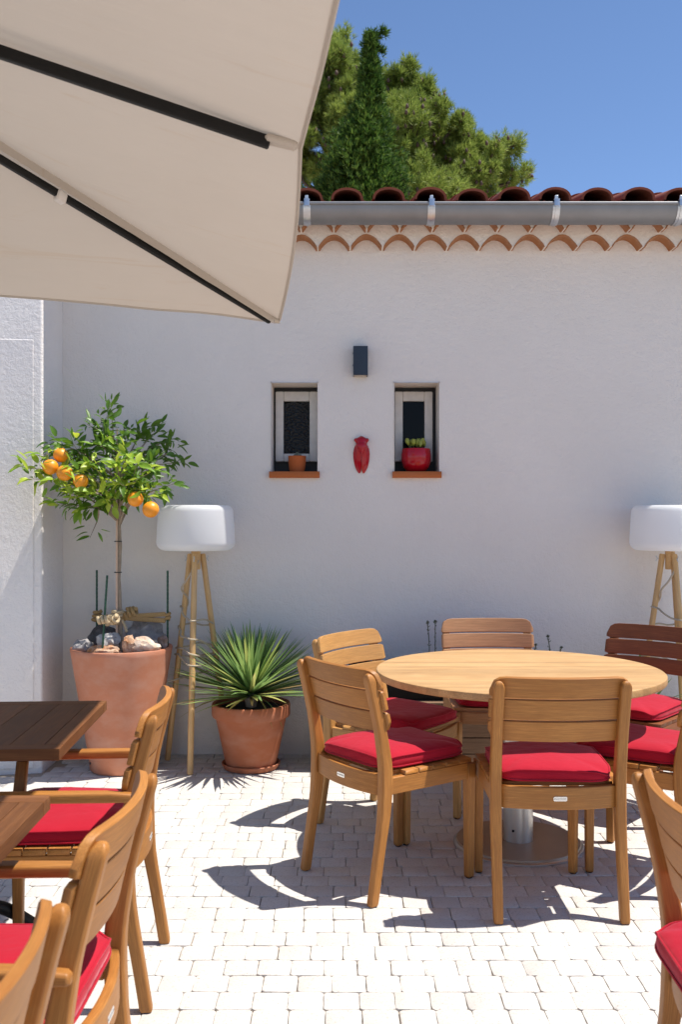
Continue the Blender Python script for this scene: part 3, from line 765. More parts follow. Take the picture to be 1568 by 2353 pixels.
# ------------------------------------------------------------------ square tables
def square_table(cx, cy, rz, label):
    t_ = thing('square_table', label, 'table', (cx, cy, .001), rz, 'dark square terrace tables'); h = .35; fr = .055; zc, th = .722, .034
    nb = 6; wv = (2 * h - 2 * fr) / nb
    for i in range(nb):
        x = -h + fr + wv * (i + .5); q = MB(); q.beam((x, -h + fr + .001, zc), (x, h - fr - .001, zc), wv - .0016, th - .001, .0006); q.build('plank', M['teak_dark'], t_)
    for s in (-1, 1):
        q = MB(); q.beam((-h, s * (h - fr / 2), zc), (h, s * (h - fr / 2), zc), fr - .0016, th, .002); q.build('end_board', M['teak_dark'], t_)
        q = MB(); q.beam((s * (h - fr / 2), -h + fr + .0004, zc), (s * (h - fr / 2), h - fr - .0004, zc), fr - .0016, th, .0016); q.build('side_board', M['teak_dark'], t_)
    q = MB(); q.beam((0, 0, .10), (0, 0, .69), .06, .06, .006, up=(0, 1, 0)); q.build('column', M['black_metal'], t_)
    q = MB(); q.box((-.2, -.2, .69), (.2, .2, .7045)); q.build('mounting_plate', M['black_metal'], t_, 0)
    for k in range(4):
        a = PI / 4 + k * PI / 2; d = V(math.cos(a), math.sin(a), 0)
        q = MB(); q.tube(bez([d * .01 + V(0, 0, .16), d * .10 + V(0, 0, .13), d * .2 + V(0, 0, .05), d * .235 + V(0, 0, .014)], 5), .021, 10)
        q.lathe([(.02, 0), (.022, .003), (.022, .012), (.01, .02)], 14, tuple(d * .235)); q.build('foot', M['black_metal'], t_)
square_table(-1.155, 3.00, .055, 'dark square teak table in half shade beside the tall terracotta pot')
square_table(-1.02, 1.872, .02, 'dark square teak table with sunlit corner at the middle armchair')

# ------------------------------------------------------------------ parasol
UX, UY, URZ = -1.586, 2.03, math.radians(5.6)
um = thing('parasol', 'large beige square parasol with black ribs over the square tables', 'parasol', (UX, UY, 0), URZ)
H3 = 1.5; ZA, ZM, ZC = 2.73, 2.232, 2.135
def rimpt(s):          # s in [-1,1] along one side
    d = abs(s); z = ZM + (ZC - ZM) * d ** 1.6
    inn = -.020 * math.sin(PI * d) ; return V(H3 - inn, s * H3, z)
NB, NR = 40, 26
for k in range(4):
    q = MB(); vs_ = []
    rot = Matrix.Rotation(k * PI / 2, 3, 'Z')
    for i in range(NR + 1):
        r = .03 + .97 * i / NR
        for j in range(NB + 1):
            s_ = -1 + 2 * j / NB; e = rimpt(s_); z = ZA + (e.z - ZA) * r
            sag = -.030 * math.sin(PI * abs(s_)) * math.sin(PI * min(1, r)) + .012 * r * (1 - r)
            pp = V(e.x * r, e.y * r, z + sag)
            pp.z += noise.noise(V(pp.x * 3 + k * 9, pp.y * 3, .2)) * .006 * r + .004 * math.sin(s_ * 26 + r * 4) * max(0, r - .8) * 2 * abs(s_)
            vs_.append(rot @ pp)
    fs = [(i * (NB + 1) + j, (i + 1) * (NB + 1) + j, (i + 1) * (NB + 1) + j + 1, i * (NB + 1) + j + 1) for i in range(NR) for j in range(NB)]
    q.add(vs_, fs); cp = q.build('canopy_panel', M['canvas'], um, 60, False)
    rimv = [vs_[NR * (NB + 1) + j] for j in range(NB + 1)]
    q = MB(); secs = [[(-.0016, -.007), (.0016, -.007), (.0016, .004), (-.0016, .004)]] * len(rimv)
    q.sweep([p_ * 1.0 for p_ in rimv], secs, rot @ V(1, 0, 0), rot @ V(-.55, 0, .835)); q.build('hem', M['canvas'], cp, 50)
    # ribs: one to the middle of the side, one to the corner
    for (s_, wd, hg, nm) in ((0, .019, .028, 'rib'), (1, .016, .023, 'rib')):
        e = rot @ rimpt(s_); a = V(0, 0, ZA - .075) + (e - V(0, 0, ZA)) * .07; dr = 1.0
        b = V(e.x, e.y, e.z - .020) - (e - V(0, 0, ZA)).normalized() * (.072 if s_ == 0 else .05)
        q = MB(); q.beam(a + V(0, 0, .012), b, wd, hg, .003, seg=3); rb = q.build('rib', M['black_metal'], um)
        q = MB(); tdir = (e - V(0, 0, ZA)).normalized()
        q.beam(b - tdir * .012 + V(0, 0, .006), b + tdir * (.066 if s_ == 0 else .046) + V(0, 0, .016), wd + .022, hg * .55, .006, seg=2); q.build('rib_pocket', M['canvas'], rb)
        if s_ == 1:
            nF = 46; side = tdir.cross(V(0, 0, 1)).normalized(); fl = MB(); vv_ = []
            for i in range(nF + 1):
                f_ = .05 + .93 * i / nF; top_ = V(0, 0, ZA) + (e - V(0, 0, ZA)) * f_; wob_ = noise.noise(V(i * .31, k * 5., 0))
                sd_ = side * (-.016 - .004 * wob_) * (-1); h_ = (.030 + .008 * wob_)
                vv_ += [top_ + sd_ * .9 + V(0, 0, .004), top_ + sd_ * (1.15 + .25 * wob_) + V(0, 0, -h_)]
            fl.add(vv_, [(2 * i, 2 * i + 1, 2 * i + 3, 2 * i + 2) for i in range(nF)]); fl.build('seam_flap', M['canvas'], rb, 60, False)
            c_ = a + (b - a) * .52; q = MB(); q.beam(c_ - tdir * .017, c_ + tdir * .017, wd + .010, hg + .012, .004); q.build('strap', plain('strap_white', (.72, .68, .64), .8), rb)
            q = MB(); q.lathe([(.001, -.006), (.005, -.004), (.006, 0), (.005, .004), (.001, .006)], 10); q.build('end_cap', M['plate'], rb, 40, True, e + tdir * .006)
q = MB(); q.lathe([(.03, .05), (.03, 2.66)], 24); q.build('pole', M['black_metal'], um)
q = MB(); q.lathe([(.06, 2.58), (.07, 2.60), (.07, 2.66), (.05, 2.68)], 24); q.build('hub', M['black_metal'], um)
q = MB(); q.beam((-.3, 0, .03), (.3, 0, .03), .6, .055, .01); q.build('base_slab', plain('granite', (.25, .25, .25), .7, 0, .3, 200), um)

# ------------------------------------------------------------------ tripod lamps
def tripod_lamp(x, y, rz, label):
    t_ = thing('tripod_lamp', label, 'floor lamp', (x, y, .001), rz, 'white shaded tripod lamps')
    q = MB(); R_, z0, z1, cr = .218, 1.196, 1.447, .046; pr = [(.0005, z0)]
    pr += [(.1, z0), (R_ - cr - .004, z0 + .001)]
    for k in range(1, 8): a = -PI / 2 + PI / 2 * k / 7; pr.append((R_ - cr + cr * math.cos(a), z0 + cr + cr * math.sin(a)))
    pr.append((R_ - .004, (z0 + z1) / 2))
    for k in range(0, 8): a = PI / 2 * k / 7; pr.append((R_ - .010 - cr * .8 + cr * .8 * math.cos(a), z1 - cr * .8 + cr * .8 * math.sin(a)))
    pr += [(.1, z1 + .001), (.0005, z1 + .001)]
    q.lathe(pr, 64); q.build('shade', M['shade'], t_, 60)
    q = MB(); q.lathe([(.024, 1.09), (.026, 1.095), (.026, 1.19), (.024, 1.195)], 24); q.build('hub', M['beech'], t_)
    RF = .205
    for k in range(3):
        a = -PI / 2 + k * 2 * PI / 3; d = V(math.cos(a), math.sin(a), 0)
        top = d * .040 + V(0, 0, 1.176); ft = d * RF + V(0, 0, 0)
        q = MB(); dr = (ft - top).normalized()
        q.tube([top, top + dr * .006, top + dr * .3, ft - dr * .03, ft - dr * .004, ft], [.012, .016, .0165, .0165, .0165, .013], 16); lg = q.build('leg', M['beech'], t_)
        q = MB(); pc = d * .060 + V(0, 0, 1.15); tn = V(-d.y, d.x, 0)
        for s in (-1, 1): q.tube([pc, pc + d * .006 + tn * s * .002, pc + d * .014 + V(0, 0, s * .013), pc + d * .012 + V(0, 0, s * .016)], [.002, .003, .003, .0015], 6)
        q.build('wing_nut', M['galv'], lg)
    # cable: leaves the hub, winds round the legs
    def tri(z, th, ex):
        r = .04 + (RF - .04) * (1.176 - z) / 1.176 + .019 + ex
        k = ((th + PI / 2) % (2 * PI / 3)) - PI / 3
        return V(math.cos(th), math.sin(th), 0) * (r * max(.62, math.cos(PI / 3) / math.cos(k) * 1.05)) + V(0, 0, z)
    pts = [V(.02, -.028, 1.14), V(0, -.05, 1.10), V(-.045, -.055, 1.03), V(-.075, -.03, .98), V(-.05, .02, .93)]
    th = PI * .75; z = .88; N = 62; zz = [.88, .80, .76, .66, .655, .60, .605, .52]
    for i in range(N):
        f = i / (N - 1) * (len(zz) - 1); j = min(int(f), len(zz) - 2); z = zz[j] + (zz[j + 1] - zz[j]) * (f - j)
        pts.append(tri(z + .012 * math.sin(i * .9), th + f * 3.4, .012 + .012 * math.sin(i * .37)))
    e = pts[-1]; pts += [V(-.20, -.06, .45), V(-.17, -.10, .38), V(-.155, -.11, .34)]
    q = MB(); q.tube(bez(pts, 4), .0054, 7); cb = q.build('cable', M['cable'], t_)
    q = MB(); pe = pts[-1]; q.tube([pe + V(0, 0, .03), pe + V(0, 0, .0), pe + V(0, 0, -.004), pe + V(0, 0, -.03), pe + V(0, 0, -.032), pe + V(0, 0, -.06), pe + V(0, 0, -.064), pe + V(0, 0, -.08)],
                                   [.008, .010, .016, .016, .012, .014, .020, .020], 14); q.build('plug', M['black_matt'], cb)
tripod_lamp(at(450, 1200, 5.342).x, 5.342, 0, 'tripod lamp with rounded white shade between the orange tree and the yucca')
tripod_lamp(at(1541, 1200, 5.342).x, 5.342, .28, 'tripod lamp with rounded white shade behind the dark reddish chair')

# ------------------------------------------------------------------ tall pot with orange tree
PX, PY = -1.207, 5.262
tp = thing('tall_pot', 'tall pale terracotta pot holding the orange tree', 'pot', (PX, PY, .001))
q = MB(); q.lathe([(.160, 0), (.170, .008), (.182, .10), (.215, .30), (.252, .52), (.272, .64), (.277, .664), (.274, .670), (.258, .670), (.250, .655), (.235, .57), (.20, .57)], 64); q.build('body', M['terra_pale'], tp, 50)
q = MB(); q.lathe([(.0005, .615), (.12, .612), (.243, .60)], 40); q.build('soil', M['soil'], tp, 40, False)
q = MB(); q.lathe([(.011, 0), (.011, .002)], 12); hole = q.build('drain_hole', M['black_matt'], tp, 40, True, (-.148, -.094, .055)); hole.rotation_euler = (PI / 2 - .1, 0, -1.0)

def rock(name_, loc, size, seed, mat, label, rz=0):
    bm = bmesh.new(); bmesh.ops.create_icosphere(bm, subdivisions=3, radius=1)
    for v_ in bm.verts:
        d = v_.co.normalized(); n1 = noise.noise(d * 1.6 + V(seed * 3.1, 0, 0)); n2 = noise.cell(d * 2.2 + V(0, seed, 0)) ; n3 = noise.noise(d * 5 + V(seed, 2, 0))
        v_.co = d * (1 + .32 * n1 + .10 * n2 + .12 * n3)
        for ax in range(3): v_.co[ax] *= size[ax]
    zmin = min(v_.co.z for v_ in bm.verts)
    me = bpy.data.meshes.new('rock'); bm.to_mesh(me); bm.free(); me.materials.append(mat)
    me.polygons.foreach_set('use_smooth', [True] * len(me.polygons)); me.set_sharp_from_angle(angle=math.radians(22))
    o_ = link('rock', me, None, loc, (0, 0, rz)); tag(o_, label, 'rock', 'rocks in the tall pot'); return o_
def stone(name, a, b, sc=9):
    t = NT(name); o = t.obj(); n1 = t.noise(o, sc, 6, .7, .5); n2 = t.noise(o, 70, 5, .7)
    t.set(Base_Color=t.mix(t.ramp(n1, [(.38, (0, 0, 0)), (.62, (1, 1, 1))]), a, b), Roughness=.9, Normal=t.bump(n2, .7, .008)); return t.m
sg = stone('grey_limestone', (.20, .19, .195), (.42, .39, .37)); sw = stone('white_stone', (.45, .43, .41), (.66, .63, .58)); so = stone('ochre_stone', (.42, .17, .06), (.62, .47, .34), 16); sd = stone('dark_stone', (.06, .055, .055), (.16, .14, .13))
def rk(u, v, d, sx, sy, sz, seed, mat, lb, rz=0): p_ = at(u, v, d); rock('rock', (p_.x, p_.y, p_.z), (sx, sy, sz), seed, mat, lb, rz)
rk(333, 1462, 5.37, .118, .085, .088, 2, sg, 'large grey pointed rock under the tan webbing in the tall pot')
rk(237, 1462, 5.38, .075, .06, .062, 5, sd, 'dark rounded rock behind the white one in the tall pot', .6)
rk(249, 1474, 5.20, .064, .05, .048, 9, sw, 'jagged white rock beside the green stake in the tall pot', 1)
rk(331, 1486, 5.13, .084, .05, .048, 11, so if False else stone('cream_stone', (.55, .36, .24), (.70, .60, .50), 20), 'blocky cream rock at the rim below the large grey one', .2)
rk(296, 1485, 5.11, .038, .034, .056, 14, so, 'small pointed ochre rock beside the cream one in the tall pot', 0)
rk(240, 1497, 5.085, .09, .04, .034, 17, so, 'long flat ochre rock lying along the pot rim', .1)
rk(190, 1487, 5.17, .055, .045, .04, 21, sg, 'small grey rock at the rim beside the long flat ochre one', .4)
rk(372, 1477, 5.25, .030, .03, .042, 25, stone('brown_stone', (.20, .11, .07), (.45, .33, .27)), 'small brown rock at the foot of the stake holding the webbing', .4)

# stakes and ties
for (u, v0, u2, d, lb) in ((222, 1310, 222, 5.44, 'thin dark green stake nearest the jutting side wall in the tall pot'), (246, 1322, 233, 5.06, 'leaning bright green stake at the front rim of the tall pot'), (385, 1311, 385, 5.31, 'thin green stake holding the tan webbing loop')):
    a, b = at(u, v0, d), at(u2, 1510, d); b.z = .61
    q = MB(); n_ = 40; q.tube([a + (b - a) * (i / n_) for i in range(n_ + 1)], [.0055 + .0007 * (i % 2) for i in range(n_ + 1)], 8)
    tag(q.build('plant_stake', M['stake'], None), lb, 'stake', 'green stakes in the tall pot')
rope = thing('rope_tie', 'knotted pale rope tying the orange tree trunk to the stakes', 'rope', (0, 0, 0))
tr0 = at(271, 1418, 5.255)
def loopknot(c, r, tr, ax, n=3, ph=0):
    pts = []
    for i in range(n * 10 + 1):
        a = 2 * PI * i / 10 + ph; off = (i / (n * 10) - .5) * tr * 2.1 * n
        e1 = ax.orthogonal().normalized(); e2 = ax.cross(e1); pts.append(c + e1 * (r * math.cos(a)) + e2 * (r * math.sin(a)) + ax * off)
    return pts
q = MB(); s1 = at(236, 1424, 5.06); s2 = at(222, 1416, 5.44)
for (c, r, tr, ax, n, ph) in ((tr0 + V(-.01, -.01, 0), .026, .0095, V(.3, 0, 1), 4, 0), (s1 + V(.005, 0, 0), .016, .0095, V(1, .1, .1), 3, 1), (s1 + V(.055, .03, -.002), .018, .010, V(1, -.3, .4), 2, 2), (tr0 + V(-.035, -.05, -.012), .018, .010, V(.4, .9, .2), 3, 0)):
    q.tube(loopknot(c, r, tr, ax.normalized(), n, ph), tr, 8)
q.tube(bez([s1 + V(.02, .01, 0), s1 + V(.05, .04, .004), tr0 + V(-.05, -.06, -.006), tr0 + V(-.01, -.03, -.004)], 5), .011, 8)
q.tube(bez([tr0 + V(.03, -.03, -.015), tr0 + V(.05, -.05, -.045), tr0 + V(.062, -.06, -.075)], 4), .0075, 8)
q.build('pale_rope', M['rope'], rope)
q = MB()
for (c, r, tr, ax, n, ph) in ((s2, .018, .010, V(.2, 0, 1), 3, 0), (tr0 + V(.055, .02, .012), .020, .011, V(1, .1, .3), 4, 1), (tr0 + V(.06, .03, .036), .012, .009, V(1, .5, .1), 2, 1)):
    q.tube(loopknot(c, r, tr, ax.normalized(), n, ph), tr, 8)
q.tube(bez([s2, s2 + V(.05, -.06, .004), tr0 + V(-.03, .02, .005)], 5), .010, 8); q.build('brown_rope', M['rope_tan'], rope)
q = MB(); s3 = at(385, 1417, 5.31)
for sz, wz in ((.010, .012), (-.014, .013)):
    a, b = tr0 + V(.03, .0, .0 + sz * .3), s3 + V(-.008, -.008, sz * 1.5)
    q.beam(a, b, .016, wz * 2.1, .006, seg=3)
q.tube(loopknot(s3, .011, .009, V(0, 0, 1), 2, 0), .009, 8); q.build('webbing', M['rope_tan'], rope)

# the tree
tree = thing('orange_tree', 'small orange tree with six ripe fruit growing in the tall pot', 'orange tree', (0, 0, 0))
base = at(275, 1470, 5.262); base.z = .60; fork = at(273, 1212, 5.255)
q = MB(); tp_ = bez([base, at(276, 1420, 5.258), at(272, 1330, 5.256), at(275, 1260, 5.255), fork, at(270, 1150, 5.25)], 5)
q.tube(tp_, [.0135 - .0035 * i / len(tp_) + .0012 * math.sin(i * 1.7) for i in range(len(tp_))], 12); q.build('trunk', M['bark'], tree)
q = MB(); q.tube([at(268, 1490, 5.24), at(268, 1200, 5.235), at(269, 985, 5.225)], [.0065, .006, .004], 8); tag(q.build('support_cane', M['cane'], None), 'thin straight bamboo cane tied along the orange tree trunk', 'cane')
for v_ in (1315, 1244):
    q = MB(); q.tube([at(271, v_, 5.248) + V(.019 * math.cos(a), .020 * math.sin(a), 0) for a in [k * PI / 6 for k in range(12)]], .003, 6, loop=True); q.build('plant_tie', M['black_matt'], tree)

tips = [(255, 932, 5.20), (232, 960, 5.15), (200, 975, 5.12), (165, 1015, 5.08), (120, 1020, 5.08), (95, 1045, 5.02), (45, 1072, 4.99), (62, 1100, 4.97), (110, 1095, 4.98), (130, 1160, 5.02), (165, 1135, 4.97), (206, 1236, 5.10),
        (300, 985, 5.22), (335, 985, 5.36), (365, 985, 5.42), (400, 1008, 5.44), (395, 1035, 5.36), (422, 1062, 5.40), (400, 1112, 5.15), (372, 1135, 5.08), (345, 1085, 5.00), (315, 1065, 4.96), (300, 1040, 5.02), (220, 1135, 4.95), (180, 1170, 5.05),
        (175, 1085, 4.93), (265, 1065, 4.93), (230, 1025, 5.00), (205, 1060, 4.96), (245, 1000, 5.05), (150, 1060, 5.15), (275, 1110, 4.95), (250, 1150, 5.0), (320, 1125, 5.04), (215, 1090, 5.3), (330, 1040, 5.3), (290, 1090, 5.35), (180, 1030, 5.25), (360, 1060, 5.2), (140, 1115, 4.95)]
LV = []
for vv in range(5):
    r = random.Random(vv); q = MB(); L, W = 1.0, .165 + .028 * vv; curl = (.1, .35, -.15, .6, .25)[vv]; vs_, fs = [], []; n_ = 6
    for i in range(n_ + 1):
        s_ = i / n_; wd = W * math.sin(PI * min(1, s_ * .94 + .06)) ** .8 * (1 - .25 * s_); z = -curl * s_ * s_; y = L * s_ * (1 - .12 * abs(curl) * s_)
        if i == n_: wd = .004
        vs_ += [(-wd, y, z + wd * .38), (0, y, z - .01), (wd, y, z + wd * .38)]
    for i in range(n_):
        a = i * 3; fs += [(a, a + 1, a + 4, a + 3), (a + 1, a + 2, a + 5, a + 4)]
    q.add(vs_, fs); LV.append(q)
LM = [q.mesh('leaf', M['leaf'], 80, False) for q in LV]
leaves = []
def leaf_at(p_, d, size):
    d = d.normalized(); up = V(rnd.gauss(.15, .7), rnd.gauss(-.35, .55), 1); x = d.cross(up).normalized(); z = x.cross(d)
    mtx = Matrix((( x.x, d.x, z.x), (x.y, d.y, z.y), (x.z, d.z, z.z)))
    leaves.append((p_, mtx, size, rnd.randrange(5)))
for ti, (u, v_, d) in enumerate(tips):
    tip = at(u, v_, d); st = fork + (at(270, 1150, 5.25) - fork) * rnd.uniform(0, 1.0)
    if v_ < 1060 and rnd.random() < .6: st = at(270, 1100, 5.24)
    elif u == 206: st = at(225, 1165, 5.12)
    mid = st.lerp(tip, .5) + V(rnd.gauss(0, .03), rnd.gauss(0, .03), .045 + rnd.gauss(0, .02) if u != 206 else .02)
    cv = bez([st, mid, tip], 8); q = MB(); q.tube(cv, [max(.0014, .0066 * (1 - i / len(cv)) ** .8) for i in range(len(cv))], 7)
    if ti < 2: q.tube(bez([fork, at(270, 1100, 5.24), at(262, 1020, 5.21), at(256, 950, 5.2)], 6), [.009 - .0075 * i / 18 for i in range(19)], 8)
    q.build('branch', M['bark'], tree)
    n_l = 27 if u != 206 else 5
    for k in range(n_l):
        f = .45 + .6 * (k + rnd.random()) / n_l if u != 206 else .7 + .3 * k / 5
        f = min(f, 1); idx = min(int(f * (len(cv) - 1)), len(cv) - 2); bp_ = cv[idx].lerp(cv[idx + 1], f * (len(cv) - 1) - idx)
        dr = (cv[idx + 1] - cv[idx]).normalized(); side = V(rnd.gauss(0, 1), rnd.gauss(0, .9), rnd.gauss(.25, .75)).normalized()
        sz = rnd.uniform(.042, .080) * (.7 if k > n_l - 4 and v_ < 1000 else 1)
        off = side * rnd.uniform(0, .055)
        ld = dr * .55 + side + V(0, 0, -.15); leaf_at(bp_ + off, ld, sz)
leaf_at(at(400, 1050, 5.40), V(.08, 0, -1), .085); leaf_at(at(412, 1045, 5.40), V(.55, 0, -1), .08); leaf_at(at(235, 1100, 4.93), V(-.1, -.2, -1), .085)
for (u, v_, d) in ((108, 1055, 4.9), (122, 1060, 4.9), (140, 1078, 4.88), (160, 1080, 4.88), (150, 1098, 4.9), (132, 1036, 4.95), (150, 1040, 4.95), (178, 1092, 4.88), (192, 1096, 4.88), (170, 1100, 4.9), (322, 1128, 4.93), (340, 1142, 4.93), (352, 1150, 4.92), (300, 1128, 4.95)):
    if rnd.random() < .6: leaf_at(at(u, v_, d), V(rnd.gauss(0, .8), -.25, rnd.gauss(-.3, .5)), rnd.uniform(.045, .075))
lsort = sorted(range(len(leaves)), key=lambda i: leaves[i][0].y - leaves[i][2] * 2)
rest = MB()
for n_, i in enumerate(lsort):
    p_, mtx, sz, k = leaves[i]
    if n_ < 300:
        o_ = link('leaf', LM[k], tree); o_.matrix_local = Matrix.Translation(p_) @ (mtx * sz).to_4x4()
    else: rest.add([p_ + mtx @ (Vector(c) * sz) for c in LV[k].v], LV[k].f)
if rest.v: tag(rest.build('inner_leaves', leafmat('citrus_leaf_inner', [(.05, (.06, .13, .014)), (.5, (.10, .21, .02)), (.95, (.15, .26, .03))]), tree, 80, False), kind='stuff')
q = MB(); pr = [(.0005, -.0425)] + [(.0435 * math.cos(a), .042 * math.sin(a)) for a in [-PI / 2 + PI * k / 16 for k in range(1, 16)]] + [(.004, .0405), (.0005, .039)]
q.lathe(pr, 28); om = q.mesh('orange', M['orange'], 80)
q = MB(); q.lathe([(.0015, .038), (.005, .041), (.002, .044), (.0012, .075)], 8); og = q.mesh('fruit_stalk', M['stake'])
for (u, v_, d, s_) in ((115, 1073, 4.97, 1), (148, 1087, 4.94, 1.02), (139, 1046, 5.02, .95), (185, 1106, 4.95, .95), (311, 1147, 5.0, 1), (346, 1171, 4.98, 1.05)):
    o_ = link('orange', om, tree, at(u, v_, d), (rnd.uniform(-.3, .3), rnd.uniform(-.3, .3), rnd.random() * 6)); o_.scale = (s_ * .95, s_ * .95, s_ * .95)
    link('fruit_stalk', og, o_)

# ------------------------------------------------------------------ yucca
YX, YY_ = -.497, 5.285
yp = thing('yucca_pot', 'round rimmed terracotta pot with the yucca, standing in a saucer', 'pot', (YX, YY_, .001))
q = MB(); q.lathe([(.135, .016), (.141, .03), (.196, .285), (.212, .288), (.216, .296), (.217, .350), (.213, .358), (.196, .358), (.19, .34), (.185, .30)], 64); q.build('body', M['terra'], yp, 45)
q = MB(); q.lathe([(.0005, .336), (.10, .335), (.193, .328)], 32); q.build('soil', M['soil'], yp, 40, False)
sc_ = thing('pot_saucer', 'shallow terracotta saucer under the yucca pot', 'saucer', (YX, YY_, .001))
q = MB(); q.lathe([(.135, 0), (.150, .004), (.160, .022), (.162, .030), (.158, .034), (.150, .030), (.143, .014), (.13, .013), (.0005, .013)], 56); q.build('dish', M['terra'], sc_, 45)
yu = thing('yucca', 'spiky green yucca with yellowing lower leaves in the rimmed pot', 'yucca', (YX, YY_, .335))
YL = []
for vv, (droop, wv) in enumerate(((0, .0095), (.05, .010), (.14, .0105), (.5, .011), (1.15, .009))):
    q = MB(); vs_, fs, n_ = [], [], 8
    for i in range(n_ + 1):
        s_ = i / n_; wd = wv * (1.15 - .25 * s_) * (1 if s_ < .6 else max(.03, 1 - ((s_ - .6) / .4) ** 1.6)); a = droop * s_
        y = s_ * math.cos(a * .6) * .42; z = -math.sin(a * .75) * s_ * .42
        vs_ += [(-wd, y, z + wd * .35), (0, y, z), (wd, y, z + wd * .35)]
    for i in range(n_): a = i * 3; fs += [(a, a + 1, a + 4, a + 3), (a + 1, a + 2, a + 5, a + 4)]
    q.add(vs_, fs); YL.append(q.mesh('leaf', M['yucca'], 80, False))
dryl = leafmat('yucca_dry_leaf', [(.1, (.30, .27, .07)), (.6, (.42, .34, .12)), (.95, (.38, .25, .12))], .2)
YD = [m_.copy() for m_ in YL]
for m_ in YD: m_.materials.clear(); m_.materials.append(dryl)
NL = 270
for i in range(NL):
    f = (i + .5) / NL; el = math.radians(88 - 86 * f ** .80 + rnd.gauss(0, 4)); az = i * 2.39996 + rnd.gauss(0, .1)
    d = V(math.cos(az) * math.cos(el), math.sin(az) * math.cos(el), math.sin(el))
    if d.y > .35 and el < .9: 
        d.y *= .55; d.normalize()
    hb_ = .055 + .035 * (1 - f); ln = .70 + .36 * max(0, math.cos(el)) + rnd.gauss(0, .05)
    k = 0 if el > .7 else rnd.choice((0, 1, 1, 2)); ms = YL
    if f > .955: k = rnd.choice((1, 2, 3, 4, 4)); ms = YD if rnd.random() < .7 else YL; ln *= .8
    elif f > .8 and rnd.random() < .2: ms = YD
    if k == 4: ln *= .62
    o_ = link('leaf', ms[k], yu); x = d.cross(V(0, 0, 1) if el < 1.45 else V(rnd.gauss(0, 1), rnd.gauss(0, 1), 0)).normalized(); z = x.cross(d)
    o_.matrix_local = Matrix.Translation(d * .02 + V(0, 0, hb_)) @ (Matrix(((x.x, d.x, z.x), (x.y, d.y, z.y), (x.z, d.z, z.z))) * ln).to_4x4()
q = MB(); q.lathe([(.03, 0), (.035, .04), (.02, .09), (.004, .12)], 12); q.build('stem', M['bark'], yu)

# ------------------------------------------------------------------ plank box and black trough behind the round table
bx = thing('plank_box', 'low weathered box of brown boards along the foot of the white wall', 'planter box', (0, 0, .001))
x0, x1, y0, y1, hz = -.11, 1.28, 5.185, 5.50, .375
for i in range(4):
    z = .012 + i * .088; q = MB(); q.beam((x0 + .02, y0 + .011, z + .042), (x1 - .02, y0 + .011, z + .042), .022, .084, .003, seg=3); q.build('board', M['weathered'], bx)
    for xx in (x0 + .031, x1 - .031):
        q = MB(); q.beam((xx, y0 + .024, z + .042), (xx, y1, z + .042), .022, .084, .003); q.build('board', M['weathered'], bx)
for xx in (x0 + .009, x1 - .009):
    q = MB(); q.beam((xx, y0 + .009, .002), (xx, y0 + .009, .362), .022, .03, .003, up=(0, 1, 0)); q.build('corner_post', M['weathered'], bx)
for i in range(3):
    yy_ = y0 + .05 + i * .105; q = MB(); q.beam((x0 - .01, yy_, hz - .008), (x1 + .01, yy_, hz - .008), .10, .018, .003, seg=3); q.build('top_board', M['weathered'], bx)
trg = thing('black_trough', 'long black plastic trough standing on the plank box', 'trough', (0, 0, hz + .0025))
q = MB(); a_, b_ = .05, 1.16; secs = []
def ring(i_, z): return [(a_ + i_, 5.235 + i_, z), (b_ - i_, 5.235 + i_, z), (b_ - i_, 5.46 - i_, z), (a_ + i_, 5.46 - i_, z)]
rs = [ring(.02, 0), ring(.003, .165), ring(-.006, .166), ring(-.006, .185), ring(.008, .185), ring(.012, .155)]
q.add([p_ for r in rs for p_ in r], [(i * 4 + k, i * 4 + (k + 1) % 4, i * 4 + 4 + (k + 1) % 4, i * 4 + 4 + k) for i in range(5) for k in range(4)] + [(3, 2, 1, 0)])
q.build('body', M['black_metal'], trg, 0)
q = MB(); q.add(ring(.011, .16), [(0, 1, 2, 3)]); q.build('soil', M['soil'], trg, 0, False)
for n_, (u, v_, lb) in enumerate(((983, 1430, 'tall dry weed stem in the black trough, standing clear of the chair back'), (1001, 1428, 'tall dry weed stem in the black trough, touching the chair back'), (1233, 1482, 'short dark headed weed in the black trough beside the chair back'), (1260, 1462, 'medium tall weed with a dark round head in the black trough'), (1291, 1488, 'low green weed tuft at the end of the black trough'))):
    tpv = at(u, v_, 5.36); b0 = V(tpv.x + rnd.uniform(-.02, .02), 5.35, hz + .155)
    wd_ = thing('weed', lb, 'weed', b0, 0, 'weeds in the black trough'); loc = tpv - b0
    q = MB(); pts = bez([V(0, 0, 0), loc * .5 + V(rnd.gauss(0, .012), 0, 0), loc], 7); q.tube(pts, .0028, 6); q.build('stem', M['weed'], wd_)
    q = MB()
    for k in range(26):
        f = rnd.random() ** .7; p_ = pts[int(f * (len(pts) - 1))]; a = rnd.random() * 6.3; d = V(math.cos(a), math.sin(a) * .8, .7) * rnd.uniform(.006, .014)
        q.add([p_, p_ + d + V(0, 0, .004), p_ + d * .7 + V(0, 0, -.003)], [(0, 1, 2)])
    for k in range(40):
        a, b = rnd.random() * 6.3, rnd.uniform(-.6, 1.5); d = V(math.cos(a) * math.cos(b), math.sin(a) * math.cos(b), math.sin(b)) * rnd.uniform(.008, .014); s_ = d.orthogonal().normalized() * .003
        q.add([loc + s_, loc - s_, loc + d], [(0, 1, 2)])
    q.build('head', M['weed'], wd_, 0, False)
